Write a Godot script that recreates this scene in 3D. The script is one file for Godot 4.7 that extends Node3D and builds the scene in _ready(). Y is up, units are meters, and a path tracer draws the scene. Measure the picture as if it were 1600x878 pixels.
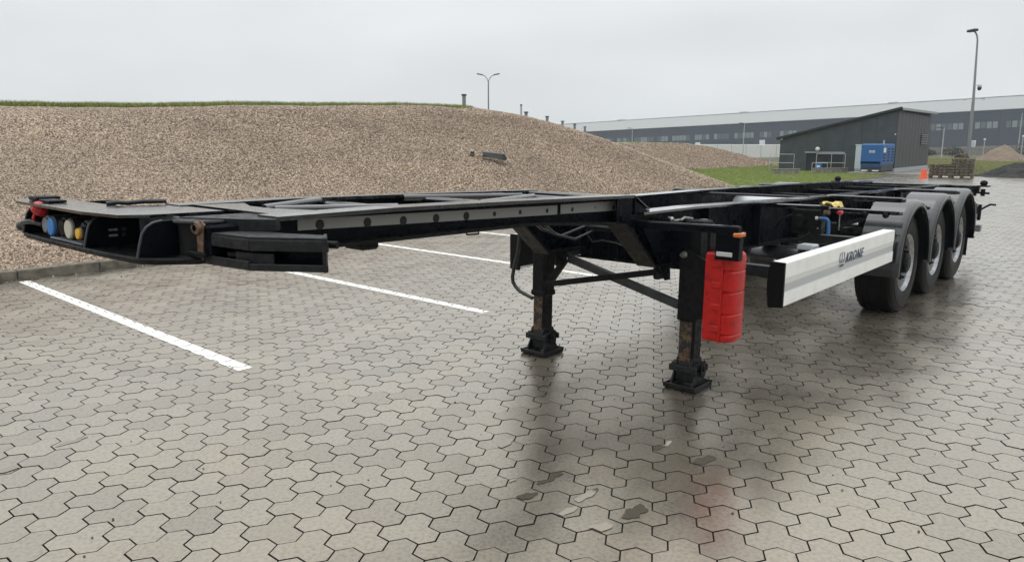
extends Node3D

# ---------------------------------------------------------------- geometry collector
class Geo:
	var v := PackedVector3Array()
	var n := PackedVector3Array()
	var c := PackedColorArray()
	var tint := Color.WHITE
	var tinted := false

	func tri(a: Vector3, b: Vector3, d: Vector3, na: Vector3, nb: Vector3, nd: Vector3) -> void:
		if (b - a).cross(d - a).dot(na + nb + nd) > 0.0:
			v.append_array([a, d, b]); n.append_array([na, nd, nb])
		else:
			v.append_array([a, b, d]); n.append_array([na, nb, nd])
		if tinted: c.append_array([tint, tint, tint])

	func flat(a: Vector3, b: Vector3, d: Vector3, out: Vector3) -> void:
		var k := (b - a).cross(d - a)
		if k.length_squared() < 1e-18: return
		k = k.normalized()
		if k.dot(out) < 0.0: k = -k
		tri(a, b, d, k, k, k)

	func quad(a: Vector3, b: Vector3, d: Vector3, e: Vector3, out: Vector3) -> void:
		flat(a, b, d, out); flat(a, d, e, out)

	# a box with chamfered edges; xf is its centre
	func box(xf: Transform3D, size: Vector3, bev := 0.004) -> void:
		var h := size * 0.5
		var b := minf(bev, minf(h.x, minf(h.y, h.z)) * 0.45)
		var o := xf.origin
		var P := func(x: float, y: float, z: float) -> Vector3: return xf * Vector3(x, y, z)
		for s in [-1.0, 1.0]:
			quad(P.call(s * h.x, h.y - b, h.z - b), P.call(s * h.x, h.y - b, b - h.z), P.call(s * h.x, b - h.y, b - h.z), P.call(s * h.x, b - h.y, h.z - b), xf.basis * Vector3(s, 0, 0))
			quad(P.call(h.x - b, s * h.y, h.z - b), P.call(h.x - b, s * h.y, b - h.z), P.call(b - h.x, s * h.y, b - h.z), P.call(b - h.x, s * h.y, h.z - b), xf.basis * Vector3(0, s, 0))
			quad(P.call(h.x - b, h.y - b, s * h.z), P.call(h.x - b, b - h.y, s * h.z), P.call(b - h.x, b - h.y, s * h.z), P.call(b - h.x, h.y - b, s * h.z), xf.basis * Vector3(0, 0, s))
			for r in [-1.0, 1.0]:
				quad(P.call(s * h.x, r * (h.y - b), h.z - b), P.call(s * h.x, r * (h.y - b), b - h.z), P.call(s * (h.x - b), r * h.y, b - h.z), P.call(s * (h.x - b), r * h.y, h.z - b), xf.basis * Vector3(s, r, 0))
				quad(P.call(s * h.x, h.y - b, r * (h.z - b)), P.call(s * h.x, b - h.y, r * (h.z - b)), P.call(s * (h.x - b), b - h.y, r * h.z), P.call(s * (h.x - b), h.y - b, r * h.z), xf.basis * Vector3(s, 0, r))
				quad(P.call(h.x - b, s * h.y, r * (h.z - b)), P.call(b - h.x, s * h.y, r * (h.z - b)), P.call(b - h.x, s * (h.y - b), r * h.z), P.call(h.x - b, s * (h.y - b), r * h.z), xf.basis * Vector3(0, s, r))
				for q in [-1.0, 1.0]:
					flat(P.call(s * h.x, r * (h.y - b), q * (h.z - b)), P.call(s * (h.x - b), r * h.y, q * (h.z - b)), P.call(s * (h.x - b), r * (h.y - b), q * h.z), xf.basis * Vector3(s, r, q))

	func bx(x0: float, x1: float, y0: float, y1: float, z0: float, z1: float, bev := 0.004) -> void:
		box(Transform3D(Basis(), Vector3(x0 + x1, y0 + y1, z0 + z1) * 0.5), Vector3(absf(x1 - x0), absf(y1 - y0), absf(z1 - z0)), bev)

	# a bar of rectangular section between two points; up gives the section's second side
	func bar(a: Vector3, b: Vector3, w: float, h: float, up := Vector3.UP, bev := 0.004) -> void:
		var d := (b - a).normalized()
		var s := up.cross(d).normalized()
		var u := d.cross(s)
		box(Transform3D(Basis(d, u, s), (a + b) * 0.5), Vector3((b - a).length(), h, w), bev)

	# polygon in the xy plane of xf, extruded along z from z0 to z1
	func prism(poly: PackedVector2Array, z0: float, z1: float, xf := Transform3D()) -> void:
		var idx := Geometry2D.triangulate_polygon(poly)
		for k in range(0, idx.size(), 3):
			for z in [z0, z1]:
				flat(xf * Vector3(poly[idx[k]].x, poly[idx[k]].y, z), xf * Vector3(poly[idx[k + 1]].x, poly[idx[k + 1]].y, z), xf * Vector3(poly[idx[k + 2]].x, poly[idx[k + 2]].y, z), xf.basis * Vector3(0, 0, -1 if z == minf(z0, z1) else 1))
		var area := 0.0
		for k in poly.size():
			area += poly[k].cross(poly[(k + 1) % poly.size()])
		for k in poly.size():
			var p := poly[k]
			var q := poly[(k + 1) % poly.size()]
			var e := (q - p)
			var o := Vector3(e.y, -e.x, 0) * signf(area)
			quad(xf * Vector3(p.x, p.y, z0), xf * Vector3(q.x, q.y, z0), xf * Vector3(q.x, q.y, z1), xf * Vector3(p.x, p.y, z1), xf.basis * o)

	func tube(pts: Array, r: float, seg := 10, r1 := -1.0) -> void:
		var rings: Array[PackedVector3Array] = []
		var nor: Array[PackedVector3Array] = []
		var ref := Vector3.UP
		for k in pts.size():
			var t: Vector3 = (pts[mini(k + 1, pts.size() - 1)] - pts[maxi(k - 1, 0)]).normalized()
			if absf(t.dot(ref)) > 0.95: ref = Vector3.RIGHT if absf(t.x) < 0.9 else Vector3.BACK
			var s := ref.cross(t).normalized()
			var u := t.cross(s)
			ref = u
			var rr := r if r1 < 0 else lerpf(r, r1, float(k) / (pts.size() - 1))
			var ring := PackedVector3Array()
			var rn := PackedVector3Array()
			for j in seg:
				var a := TAU * j / seg
				var d := s * cos(a) + u * sin(a)
				ring.append(pts[k] + d * rr); rn.append(d)
			rings.append(ring); nor.append(rn)
		for k in pts.size() - 1:
			for j in seg:
				var i := (j + 1) % seg
				tri(rings[k][j], rings[k][i], rings[k + 1][i], nor[k][j], nor[k][i], nor[k + 1][i])
				tri(rings[k][j], rings[k + 1][i], rings[k + 1][j], nor[k][j], nor[k + 1][i], nor[k + 1][j])
		for e in [0, pts.size() - 1]:
			var o: Vector3 = pts[0] - pts[1] if e == 0 else pts[-1] - pts[-2]
			for j in range(1, seg - 1):
				flat(rings[e][0], rings[e][j], rings[e][j + 1], o)

	# profile of (radius, height) turned about the y axis of xf
	func lathe(prof: Array, xf := Transform3D(), seg := 24, a0 := 0.0, a1 := TAU) -> void:
		for k in prof.size() - 1:
			var p: Vector2 = prof[k]
			var q: Vector2 = prof[k + 1]
			var e := q - p
			var nn := Vector2(e.y, -e.x).normalized()
			for j in seg:
				var t0 := lerpf(a0, a1, float(j) / seg)
				var t1 := lerpf(a0, a1, float(j + 1) / seg)
				var d0 := Vector3(cos(t0), 0, sin(t0))
				var d1 := Vector3(cos(t1), 0, sin(t1))
				var U := Vector3.UP
				var n0 := (xf.basis * (d0 * nn.x + U * nn.y)).normalized()
				var n1 := (xf.basis * (d1 * nn.x + U * nn.y)).normalized()
				var A := xf * (d0 * p.x + U * p.y)
				var B := xf * (d1 * p.x + U * p.y)
				var C := xf * (d1 * q.x + U * q.y)
				var D := xf * (d0 * q.x + U * q.y)
				if p.x > 1e-6: tri(A, B, C, n0, n1, n1)
				if q.x > 1e-6: tri(A, C, D, n0, n1, n0)

	func ball(at: Vector3, r: Vector3, seg := 12) -> void:
		var rows := seg / 2
		for k in rows:
			for j in seg:
				var q := []
				for e in [[k, j], [k, j + 1], [k + 1, j + 1], [k + 1, j]]:
					var th: float = PI * e[0] / rows
					var ph: float = TAU * e[1] / seg
					q.append(Vector3(sin(th) * cos(ph), cos(th), sin(th) * sin(ph)))
				if k > 0: tri(at + q[0] * r, at + q[1] * r, at + q[2] * r, q[0], q[1], q[2])
				if k < rows - 1: tri(at + q[0] * r, at + q[2] * r, at + q[3] * r, q[0], q[2], q[3])

	func mesh() -> ArrayMesh:
		var a := []
		a.resize(Mesh.ARRAY_MAX)
		a[Mesh.ARRAY_VERTEX] = v
		a[Mesh.ARRAY_NORMAL] = n
		if tinted: a[Mesh.ARRAY_COLOR] = c
		var m := ArrayMesh.new()
		m.add_surface_from_arrays(Mesh.PRIMITIVE_TRIANGLES, a)
		return m


# ---------------------------------------------------------------- naming helpers
var used := {}
var rng := RandomNumberGenerator.new()
var M := {}

func numbered(called: String) -> String:
	var k: int = used.get(called, 0)
	used[called] = k + 1
	return called if k == 0 else "%s_%03d" % [called, k]

var used_in := {}
func part_name(called: String, parent: Node) -> String:
	var key := str(parent.get_instance_id()) + called
	var k: int = used_in.get(key, 0)
	used_in[key] = k + 1
	return called if k == 0 else "%s_%03d" % [called, k]

func obj(called: String, g, mat: Material, parent: Node = null, xf := Transform3D()) -> MeshInstance3D:
	var o := MeshInstance3D.new()
	o.mesh = g.mesh() if g is Geo else g
	o.material_override = mat
	o.transform = xf
	if parent == null:
		o.name = numbered(called); add_child(o, true)
	else:
		o.name = part_name(called, parent); parent.add_child(o, true)
	return o

func thing(called: String, label: String, category: String, at := Vector3.ZERO, turn := 0.0, group := "") -> Node3D:
	var o := Node3D.new()
	o.name = numbered(called)
	add_child(o, true)
	o.position = at
	o.rotation.y = turn
	return tag(o, label, category, group)

func tag(o: Node3D, label: String, category: String, group := "") -> Node3D:
	o.set_meta("label", label)
	o.set_meta("category", category)
	if group: o.set_meta("group", group)
	return o

func struct(called: String, g, mat: Material, xf := Transform3D()) -> MeshInstance3D:
	var o := obj(called, g, mat, null, xf)
	o.set_meta("kind", "structure")
	return o

func struct_root(called: String) -> Node3D:
	var o := Node3D.new()
	o.name = numbered(called)
	add_child(o, true)
	o.set_meta("kind", "structure")
	return o

func copy(o: Node3D, at: Vector3, turn: float, label: String) -> Node3D:
	var base := o.name.rstrip("0123456789_")
	var r: Node3D = o.duplicate()
	r.name = numbered(base)
	add_child(r, true)
	r.position = at
	r.rotation.y = turn
	r.set_meta("label", label)
	return r

func scatter(called: String, mesh: Mesh, mat: Material, rows: Array, parent: Node = null, kind := "stuff") -> MultiMeshInstance3D:
	var mm := MultiMesh.new()
	mm.transform_format = MultiMesh.TRANSFORM_3D
	mm.use_colors = true
	mm.mesh = mesh
	mm.instance_count = rows.size()
	for i in rows.size():
		mm.set_instance_transform(i, rows[i][0])
		mm.set_instance_color(i, rows[i][1])
	var o := MultiMeshInstance3D.new()
	o.multimesh = mm
	if mat: o.material_override = mat
	if parent == null:
		o.name = numbered(called); add_child(o, true)
	else:
		o.name = part_name(called, parent); parent.add_child(o, true)
	if kind: o.set_meta("kind", kind)
	return o

# ---------------------------------------------------------------- materials
func noise(freq: float, oct := 4, kind := FastNoiseLite.TYPE_SIMPLEX_SMOOTH, sd := 1) -> FastNoiseLite:
	var f := FastNoiseLite.new()
	f.noise_type = kind
	f.frequency = freq
	f.seed = sd
	f.fractal_type = FastNoiseLite.FRACTAL_FBM if oct > 1 else FastNoiseLite.FRACTAL_NONE
	f.fractal_octaves = oct
	f.fractal_gain = 0.6
	return f

func tex(f: FastNoiseLite, stops: Array, size := 512, normal := 0.0) -> NoiseTexture2D:
	var t := NoiseTexture2D.new()
	t.width = size; t.height = size
	t.seamless = true
	t.noise = f
	if normal > 0.0:
		t.as_normal_map = true; t.bump_strength = normal
	elif stops.size():
		var g := Gradient.new()
		var off := PackedFloat32Array()
		var col := PackedColorArray()
		for s in stops:
			off.append(s[0])
			col.append(s[1] if s[1] is Color else Color(s[1], s[1], s[1]))
		g.offsets = off; g.colors = col
		t.color_ramp = g
	return t

func mat(called: String, lin: Color, rough: float, metal := 0.0) -> StandardMaterial3D:
	var m := StandardMaterial3D.new()
	m.resource_name = called
	m.albedo_color = lin.linear_to_srgb()
	m.roughness = rough
	m.metallic = metal
	M[called] = m
	return m

func tri_map(m: StandardMaterial3D, scale: float, world := false) -> StandardMaterial3D:
	m.uv1_triplanar = true
	m.uv1_world_triplanar = world
	m.uv1_scale = Vector3.ONE * scale
	return m

func materials() -> void:
	var speck := tex(noise(0.02, 5, FastNoiseLite.TYPE_SIMPLEX_SMOOTH, 3), [[0.0, 0.55], [0.45, 0.85], [0.62, 1.0], [1.0, 1.0]])
	var dirt := tex(noise(0.012, 5, FastNoiseLite.TYPE_SIMPLEX_SMOOTH, 7), [[0.0, 0.12], [0.4, 0.25], [0.6, 0.45], [1.0, 0.75]])
	var grime := tex(noise(0.02, 5, FastNoiseLite.TYPE_SIMPLEX_SMOOTH, 11), [[0.0, 0.35], [0.4, 0.7], [0.65, 1.0], [1.0, 1.0]])
	var wear := tex(noise(0.03, 5, FastNoiseLite.TYPE_SIMPLEX_SMOOTH, 21), [[0.0, Color(0.5, 0.5, 0.55)], [0.55, Color(0.8, 0.8, 0.85)], [0.72, Color(1, 1, 1)], [0.8, Color(1.0, 0.85, 0.7)], [1.0, Color(1, 0.8, 0.6)]])
	var m := tri_map(mat("black_paint", Color(0.0030, 0.0042, 0.0068), 1.0), 0.9)
	m.albedo_texture = wear; m.roughness_texture = dirt; m.metallic_specular = 0.18
	m = tri_map(mat("black_wet", Color(0.006, 0.007, 0.009), 1.0), 1.1)
	m.albedo_texture = wear; m.metallic_specular = 0.55
	m.roughness_texture = tex(noise(0.012, 6, FastNoiseLite.TYPE_SIMPLEX_SMOOTH, 8), [[0.0, 0.06], [0.45, 0.13], [0.6, 0.24], [1.0, 0.42]])
	m.clearcoat_enabled = true; m.clearcoat = 0.7; m.clearcoat_roughness = 0.13
	m = tri_map(mat("wet_flange", Color(0.008, 0.009, 0.011), 1.0), 1.1)
	m.albedo_texture = wear; m.metallic_specular = 0.7
	m.roughness_texture = tex(noise(0.012, 6, FastNoiseLite.TYPE_SIMPLEX_SMOOTH, 18), [[0.0, 0.04], [0.5, 0.09], [0.66, 0.18], [1.0, 0.35]])
	m.clearcoat_enabled = true; m.clearcoat = 1.0; m.clearcoat_roughness = 0.06
	m = tri_map(mat("black_worn", Color(0.0060, 0.0062, 0.0066), 1.0), 1.6)
	m.metallic_specular = 0.27
	m.albedo_texture = grime; m.roughness_texture = tex(noise(0.02, 5, FastNoiseLite.TYPE_SIMPLEX_SMOOTH, 9), [[0.0, 0.25], [0.5, 0.5], [1.0, 0.8]])
	m = tri_map(mat("black_scuffed", Color(0.015, 0.016, 0.017), 1.0), 2.2)
	m.albedo_texture = grime; m.roughness_texture = M["black_worn"].roughness_texture
	m.metallic_specular = 0.35
	m = tri_map(mat("dark_edge", Color(0.018, 0.020, 0.024), 0.35), 1.0)
	m.albedo_texture = speck
	m = tri_map(mat("rubber", Color(0.0045, 0.0045, 0.0050), 0.5), 2.0)
	m.metallic_specular = 0.27
	m.albedo_texture = speck
	m = tri_map(mat("fender_plastic", Color(0.007, 0.008, 0.010), 0.22), 1.3)
	m.albedo_texture = speck; m.metallic_specular = 0.5
	m.clearcoat_enabled = true; m.clearcoat = 0.45; m.clearcoat_roughness = 0.12
	m = tri_map(mat("guard_white", Color(0.80, 0.80, 0.765), 0.35), 0.8)
	m.albedo_texture = tex(noise(0.01, 5, FastNoiseLite.TYPE_SIMPLEX_SMOOTH, 5), [[0.0, 0.94], [0.5, 0.99], [1.0, 1.0]])
	m = mat("guard_facet_shade", Color(0.64, 0.64, 0.61), 0.35)  # panel white made darker, the shade of a downward facet put into the colour
	m = mat("guard_grey", Color(0.42, 0.43, 0.43), 0.38)
	m = mat("letter_blue", Color(0.022, 0.040, 0.10), 0.45)
	m = tri_map(mat("strip_grey", Color(0.21, 0.21, 0.20), 0.45), 1.5)
	m = mat("hole_black", Color(0.004, 0.004, 0.005), 0.7)
	m = tri_map(mat("red_plastic", Color(0.44, 0.006, 0.004), 0.30), 1.8)
	m.albedo_texture = tex(noise(0.015, 5, FastNoiseLite.TYPE_SIMPLEX_SMOOTH, 15), [[0.0, 0.6], [0.4, 0.92], [1.0, 1.0]])
	m.metallic_specular = 0.4
	m = mat("red_cap", Color(0.45, 0.012, 0.02), 0.45)
	m = mat("amber", Color(0.45, 0.12, 0.015), 0.15)
	m = mat("reflector", Color(0.5, 0.5, 0.5), 0.25, 0.5)
	m = mat("blue_plastic", Color(0.02, 0.17, 0.48), 0.4)
	m = mat("blue_dark", Color(0.016, 0.085, 0.23), 0.4)
	m = mat("yellow_plastic", Color(0.65, 0.36, 0.03), 0.45)
	m = mat("yellow_cloth", Color(0.6, 0.47, 0.16), 0.8)
	m = mat("cream", Color(0.5, 0.47, 0.38), 0.5)
	m = tri_map(mat("rim_silver", Color(0.50, 0.51, 0.52), 0.38, 0.55), 2.0)
	m.albedo_texture = tex(noise(0.02, 5, FastNoiseLite.TYPE_SIMPLEX_SMOOTH, 31), [[0.0, 0.45], [0.45, 0.8], [1.0, 1.0]])
	m = tri_map(mat("steel", Color(0.35, 0.34, 0.32), 0.45, 0.8), 2.0)
	m.albedo_texture = grime
	m = tri_map(mat("grease_brown", Color(0.125, 0.078, 0.040), 0.45), 1.7)
	m.albedo_texture = tex(noise(0.016, 5, FastNoiseLite.TYPE_SIMPLEX_SMOOTH, 41), [[0.0, Color(0.12, 0.12, 0.13)], [0.42, Color(0.25, 0.25, 0.25)], [0.55, Color(0.8, 0.75, 0.7)], [1.0, Color(1, 1, 1)]])
	m = tri_map(mat("rust_lever", Color(0.15, 0.085, 0.05), 0.65), 2.5)
	m.albedo_texture = grime
	m = tri_map(mat("tank_grey", Color(0.16, 0.17, 0.18), 0.38), 1.0)
	m.albedo_texture = speck
	m = mat("tank_pale", Color(0.42, 0.43, 0.44), 0.35)
	m = tri_map(mat("tank_dark", Color(0.02, 0.021, 0.023), 0.28), 1.0)
	m.albedo_texture = speck
	m = mat("hose", Color(0.012, 0.012, 0.013), 0.4)
	# ---- setting
	var pav := tri_map(mat("paver", Color(0.98, 0.97, 0.95), 1.0), 0.16, true)
	pav.vertex_color_use_as_albedo = true
	pav.albedo_texture = tex(noise(0.10, 5, FastNoiseLite.TYPE_SIMPLEX_SMOOTH, 51), [[0.0, 0.72], [0.35, 0.90], [0.6, 0.97], [1.0, 1.0]], 2048)
	pav.roughness_texture = tex(noise(0.006, 7, FastNoiseLite.TYPE_SIMPLEX_SMOOTH, 52), [[0.0, 0.19], [0.3, 0.24], [0.55, 0.31], [1.0, 0.42]], 1024)
	pav.metallic_specular = 0.7
	pav.metallic = 0.74
	pav.clearcoat_enabled = true
	pav.clearcoat = 0.6
	pav.clearcoat_roughness = 0.27
	m = tri_map(mat("joint_sand", Color(0.020, 0.017, 0.013), 0.85), 1.0, true)
	m.albedo_texture = tex(noise(0.05, 4, FastNoiseLite.TYPE_SIMPLEX_SMOOTH, 53), [[0.0, 0.5], [1.0, 1.0]])
	m = tri_map(mat("line_paint", Color(0.78, 0.77, 0.72), 0.45), 1.2, true)
	m.albedo_texture = tex(noise(0.03, 6, FastNoiseLite.TYPE_SIMPLEX_SMOOTH, 54), [[0.0, 0.5], [0.25, 0.85], [0.4, 1.0], [1.0, 1.0]])
	m = tri_map(mat("kerb_concrete", Color(0.20, 0.175, 0.135), 0.75), 0.7, true)
	m.albedo_texture = tex(noise(0.015, 7, FastNoiseLite.TYPE_SIMPLEX_SMOOTH, 55), [[0.0, 0.5], [0.5, 0.8], [1.0, 1.0]])
	m = tri_map(mat("gravel_bed", Color(0.29, 0.218, 0.150), 0.9), 0.9, true)
	m.albedo_texture = tex(noise(0.09, 3, FastNoiseLite.TYPE_CELLULAR, 56), [[0.0, Color(0.25, 0.22, 0.2)], [0.35, Color(0.55, 0.5, 0.46)], [0.6, Color(0.95, 0.92, 0.88)], [1.0, Color(1, 1, 1)]], 1024)
	m = mat("gravel_stone", Color(1, 1, 1), 0.7)
	m.vertex_color_use_as_albedo = true
	m = tri_map(mat("grass_soil", Color(0.14, 0.185, 0.036), 0.95), 0.35, true)
	m.albedo_texture = tex(noise(0.02, 7, FastNoiseLite.TYPE_SIMPLEX_SMOOTH, 57), [[0.0, Color(0.6, 0.55, 0.4)], [0.5, Color(0.9, 0.95, 0.8)], [1.0, Color(1, 1, 1)]], 1024)
	m = mat("grass_blade", Color(1, 1, 1), 0.75)
	m.vertex_color_use_as_albedo = true
	m.backlight_enabled = true
	m.backlight = Color(0.25, 0.3, 0.1)
	m = tri_map(mat("far_ground", Color(0.11, 0.105, 0.045), 0.95), 0.03, true)
	m.albedo_texture = tex(noise(0.02, 7, FastNoiseLite.TYPE_SIMPLEX_SMOOTH, 58), [[0.0, 0.55], [1.0, 1.0]])
	m = tri_map(mat("soil_dark", Color(0.028, 0.026, 0.024), 0.9), 0.5, true)
	m.albedo_texture = tex(noise(0.03, 7, FastNoiseLite.TYPE_SIMPLEX_SMOOTH, 59), [[0.0, 0.35], [0.5, 0.8], [1.0, 1.0]])
	m = tri_map(mat("gravel_pile", Color(0.25, 0.185, 0.13), 0.9), 0.4, true)
	m.albedo_texture = tex(noise(0.03, 7, FastNoiseLite.TYPE_SIMPLEX_SMOOTH, 60), [[0.0, 0.5], [0.5, 0.85], [1.0, 1.0]])
	m = tri_map(mat("cladding_dark", Color(0.056, 0.067, 0.078), 0.5), 0.2)
	m.albedo_texture = tex(noise(0.01, 6, FastNoiseLite.TYPE_SIMPLEX_SMOOTH, 61), [[0.0, 0.75], [1.0, 1.0]])
	m = tri_map(mat("cladding_grey", Color(0.062, 0.062, 0.065), 0.48), 0.2)
	m.albedo_texture = M["cladding_dark"].albedo_texture
	m = mat("joint_dark", Color(0.012, 0.013, 0.015), 0.7)
	m = mat("roof_light", Color(0.80, 0.82, 0.82), 0.6)
	m = mat("roof_trim", Color(0.30, 0.31, 0.32), 0.45)
	m = mat("far_wall", Color(0.034, 0.046, 0.064), 0.55)
	m = mat("far_glass", Color(0.22, 0.25, 0.26), 0.12)
	m = mat("far_glass_dark", Color(0.11, 0.13, 0.14), 0.12)
	m = tri_map(mat("concrete", Color(0.30, 0.28, 0.24), 0.8), 0.5)
	m.albedo_texture = tex(noise(0.015, 7, FastNoiseLite.TYPE_SIMPLEX_SMOOTH, 62), [[0.0, 0.55], [0.5, 0.85], [1.0, 1.0]])
	m = mat("plinth", Color(0.33, 0.36, 0.38), 0.6)
	m = mat("galvanised", Color(0.42, 0.43, 0.43), 0.45, 0.4)
	m = mat("pipe_grey", Color(0.20, 0.21, 0.21), 0.5)
	m = mat("dark_metal", Color(0.03, 0.032, 0.035), 0.5)
	m = mat("generator_blue", Color(0.016, 0.105, 0.30), 0.4)
	m = mat("cabinet_white", Color(0.55, 0.60, 0.64), 0.5)
	m = mat("print_white", Color(0.75, 0.77, 0.78), 0.5)
	m = tri_map(mat("timber", Color(0.15, 0.115, 0.075), 0.85), 1.0)
	m.albedo_texture = grime
	m = tri_map(mat("block_grey", Color(0.16, 0.145, 0.12), 0.85), 1.0)
	m.albedo_texture = grime
	m = mat("cone_orange", Color(0.80, 0.10, 0.03), 0.5)
	m = mat("container_white", Color(0.62, 0.62, 0.58), 0.55)
	m = mat("sign_black", Color(0.02, 0.022, 0.025), 0.5)
	m = mat("lamp_globe", Color(0.65, 0.65, 0.6), 0.3)
	m = mat("puddle_water", Color(0.30, 0.262, 0.205), 0.05)
	m.metallic_specular = 0.7
	m.metallic = 0.72

# ---------------------------------------------------------------- the lie of the land
func seg_dist(p: Vector2, a: Vector2, b: Vector2) -> float:
	return p.distance_to(Geometry2D.get_closest_point_to_segment(p, a, b))

var bank_a := PackedVector2Array([Vector2(-60, -11.12), Vector2(26.6, -11.45), Vector2(28.4, -13.2), Vector2(41.0, -22.9), Vector2(60, -40), Vector2(60, -90), Vector2(-60, -90)])
var bank_b := PackedVector2Array([Vector2(34, -27), Vector2(41.2, -23.2), Vector2(45, -23.5), Vector2(59, -22.5), Vector2(62, -25), Vector2(95, -62), Vector2(60, -80), Vector2(34, -60)])
var bump := FastNoiseLite.new()

func inside_dist(poly: PackedVector2Array, p: Vector2) -> float:
	if not Geometry2D.is_point_in_polygon(p, poly): return -1.0
	var d := 1e9
	for k in poly.size():
		d = minf(d, seg_dist(p, poly[k], poly[(k + 1) % poly.size()]))
	return d

func flank_dist(p: Vector2) -> float:
	return (p - Vector2(28.6, -13.2)).dot(Vector2(-0.604, -0.797))

func smin(a: float, b: float, k: float) -> float:
	var h := clampf(0.5 + 0.5 * (b - a) / k, 0.0, 1.0)
	return lerpf(b, a, h) - k * h * (1.0 - h)

func top_a(x: float) -> float:
	return 2.30 + 0.039 * clampf(x, -10.0, 24.0)

func land(x: float, z: float) -> float:
	var p := Vector2(x, z)
	var da := inside_dist(bank_a, p)
	var h := 0.0
	if da > 0.0:
		# the long side rises a little faster than the rounded end
		var front := maxf(0.0, -11.12 - 0.006 * x - z)
		var flank := flank_dist(p)
		h = maxf(0.0, smin(smin(front * 0.36, top_a(x), 0.55), smin(flank * 0.365, top_a(x) + 0.05, 1.6), 0.35) + 0.09)
		h = minf(h, da * 0.6 + 0.09)
	var db := inside_dist(bank_b, p)
	if db > 0.0:
		h = maxf(h, smin(db * 0.26, 1.75, 0.5) + 0.02)
	if h > 0.3: h += 0.07 * bump.get_noise_2d(x, z) * clampf(h, 0, 1)
	return h

func turf(x: float, z: float) -> bool:
	# grass grows on the flat top of the banks
	var p := Vector2(x, z)
	var da := inside_dist(bank_a, p)
	var wob := bump.get_noise_2d(x * 3.0, z * 3.0) * 0.5
	if da > 0.0 and -11.12 - z > lerpf(7.5, 9.2, clampf((x - 4.0) / 15.0, 0, 1)) + wob * 0.6 and flank_dist(p) > 10.4 + wob: return true
	var db := inside_dist(bank_b, p)
	return db > 7.6 + wob

const EYE := Vector3(0, 1.75, 0)

func on_view(x: float, z: float, margin := 0.0) -> bool:
	# within the cone of ground that the photograph takes in
	var f := x * 0.757 - z * 0.653
	var r := x * 0.653 + z * 0.757
	return f > -0.3 and absf(r) < 0.72 * f + 0.8 + margin

func soft_strip(x0: float, x1: float, z0: float, z1: float, step: float, pick: Callable, lift := 0.0) -> Geo:
	var g := Geo.new()
	var nx := int(ceil((x1 - x0) / step))
	var nz := int(ceil((z1 - z0) / step))
	var H := PackedFloat32Array()
	H.resize((nx + 1) * (nz + 1))
	for i in nx + 1:
		for k in nz + 1:
			H[i * (nz + 1) + k] = land(x0 + i * step, z0 + k * step) + lift
	var N := PackedVector3Array()
	N.resize(H.size())
	for i in nx + 1:
		for k in nz + 1:
			var a := H[maxi(i - 1, 0) * (nz + 1) + k]
			var b := H[mini(i + 1, nx) * (nz + 1) + k]
			var c := H[i * (nz + 1) + maxi(k - 1, 0)]
			var d := H[i * (nz + 1) + mini(k + 1, nz)]
			N[i * (nz + 1) + k] = Vector3(a - b, 2 * step, c - d).normalized()
	for i in nx:
		for k in nz:
			if not pick.call(x0 + (i + 0.5) * step, z0 + (k + 0.5) * step): continue
			var q := []
			for e in [[0, 0], [1, 0], [1, 1], [0, 1]]:
				var at: int = (i + e[0]) * (nz + 1) + k + e[1]
				q.append([Vector3(x0 + (i + e[0]) * step, H[at], z0 + (k + e[1]) * step), N[at]])
			g.tri(q[0][0], q[1][0], q[2][0], q[0][1], q[1][1], q[2][1])
			g.tri(q[0][0], q[2][0], q[3][0], q[0][1], q[2][1], q[3][1])
	return g

# ---------------------------------------------------------------- trailer frame
var TR := Transform3D()

func side_profile(g: Geo, poly: Array, w0: float, w1: float) -> void:
	g.prism(PackedVector2Array(poly), w0, w1)

func plan_profile(g: Geo, poly: Array, v0: float, v1: float) -> void:
	# polygon given as (u, w); the prism's local z becomes up
	var p := PackedVector2Array()
	for q in poly: p.append(Vector2(q.x, q.y))
	g.prism(p, -v1, -v0, Transform3D(Basis(Vector3(1, 0, 0), Vector3(0, 0, 1), Vector3(0, -1, 0)), Vector3.ZERO))

func lerp_at(tab: Array, u: float) -> float:
	for k in tab.size() - 1:
		if u <= tab[k + 1].x:
			return lerpf(tab[k].y, tab[k + 1].y, clampf((u - tab[k].x) / (tab[k + 1].x - tab[k].x), 0, 1))
	return tab[-1].y

func sheet_along(g: Geo, us: Array, top: Callable, thick: float, wa: Callable, wb: Callable) -> void:
	# a flat bar of varying height and width along the trailer
	for k in us.size() - 1:
		var a: float = us[k]
		var b: float = us[k + 1]
		var q := []
		for u in [a, b]:
			q.append([Vector3(u, top.call(u), wa.call(u)), Vector3(u, top.call(u), wb.call(u)), Vector3(u, top.call(u) - thick, wb.call(u)), Vector3(u, top.call(u) - thick, wa.call(u))])
		var out := [Vector3.UP, Vector3.BACK, Vector3.DOWN, Vector3.FORWARD]
		if wa.call(a) > wb.call(a): out = [Vector3.UP, Vector3.FORWARD, Vector3.DOWN, Vector3.BACK]
		for j in 4:
			g.quad(q[0][j], q[0][(j + 1) % 4], q[1][(j + 1) % 4], q[1][j], out[j])
		if k == 0: g.quad(q[0][0], q[0][1], q[0][2], q[0][3], Vector3.LEFT)
		if k == us.size() - 2: g.quad(q[1][0], q[1][1], q[1][2], q[1][3], Vector3.RIGHT)

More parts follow.
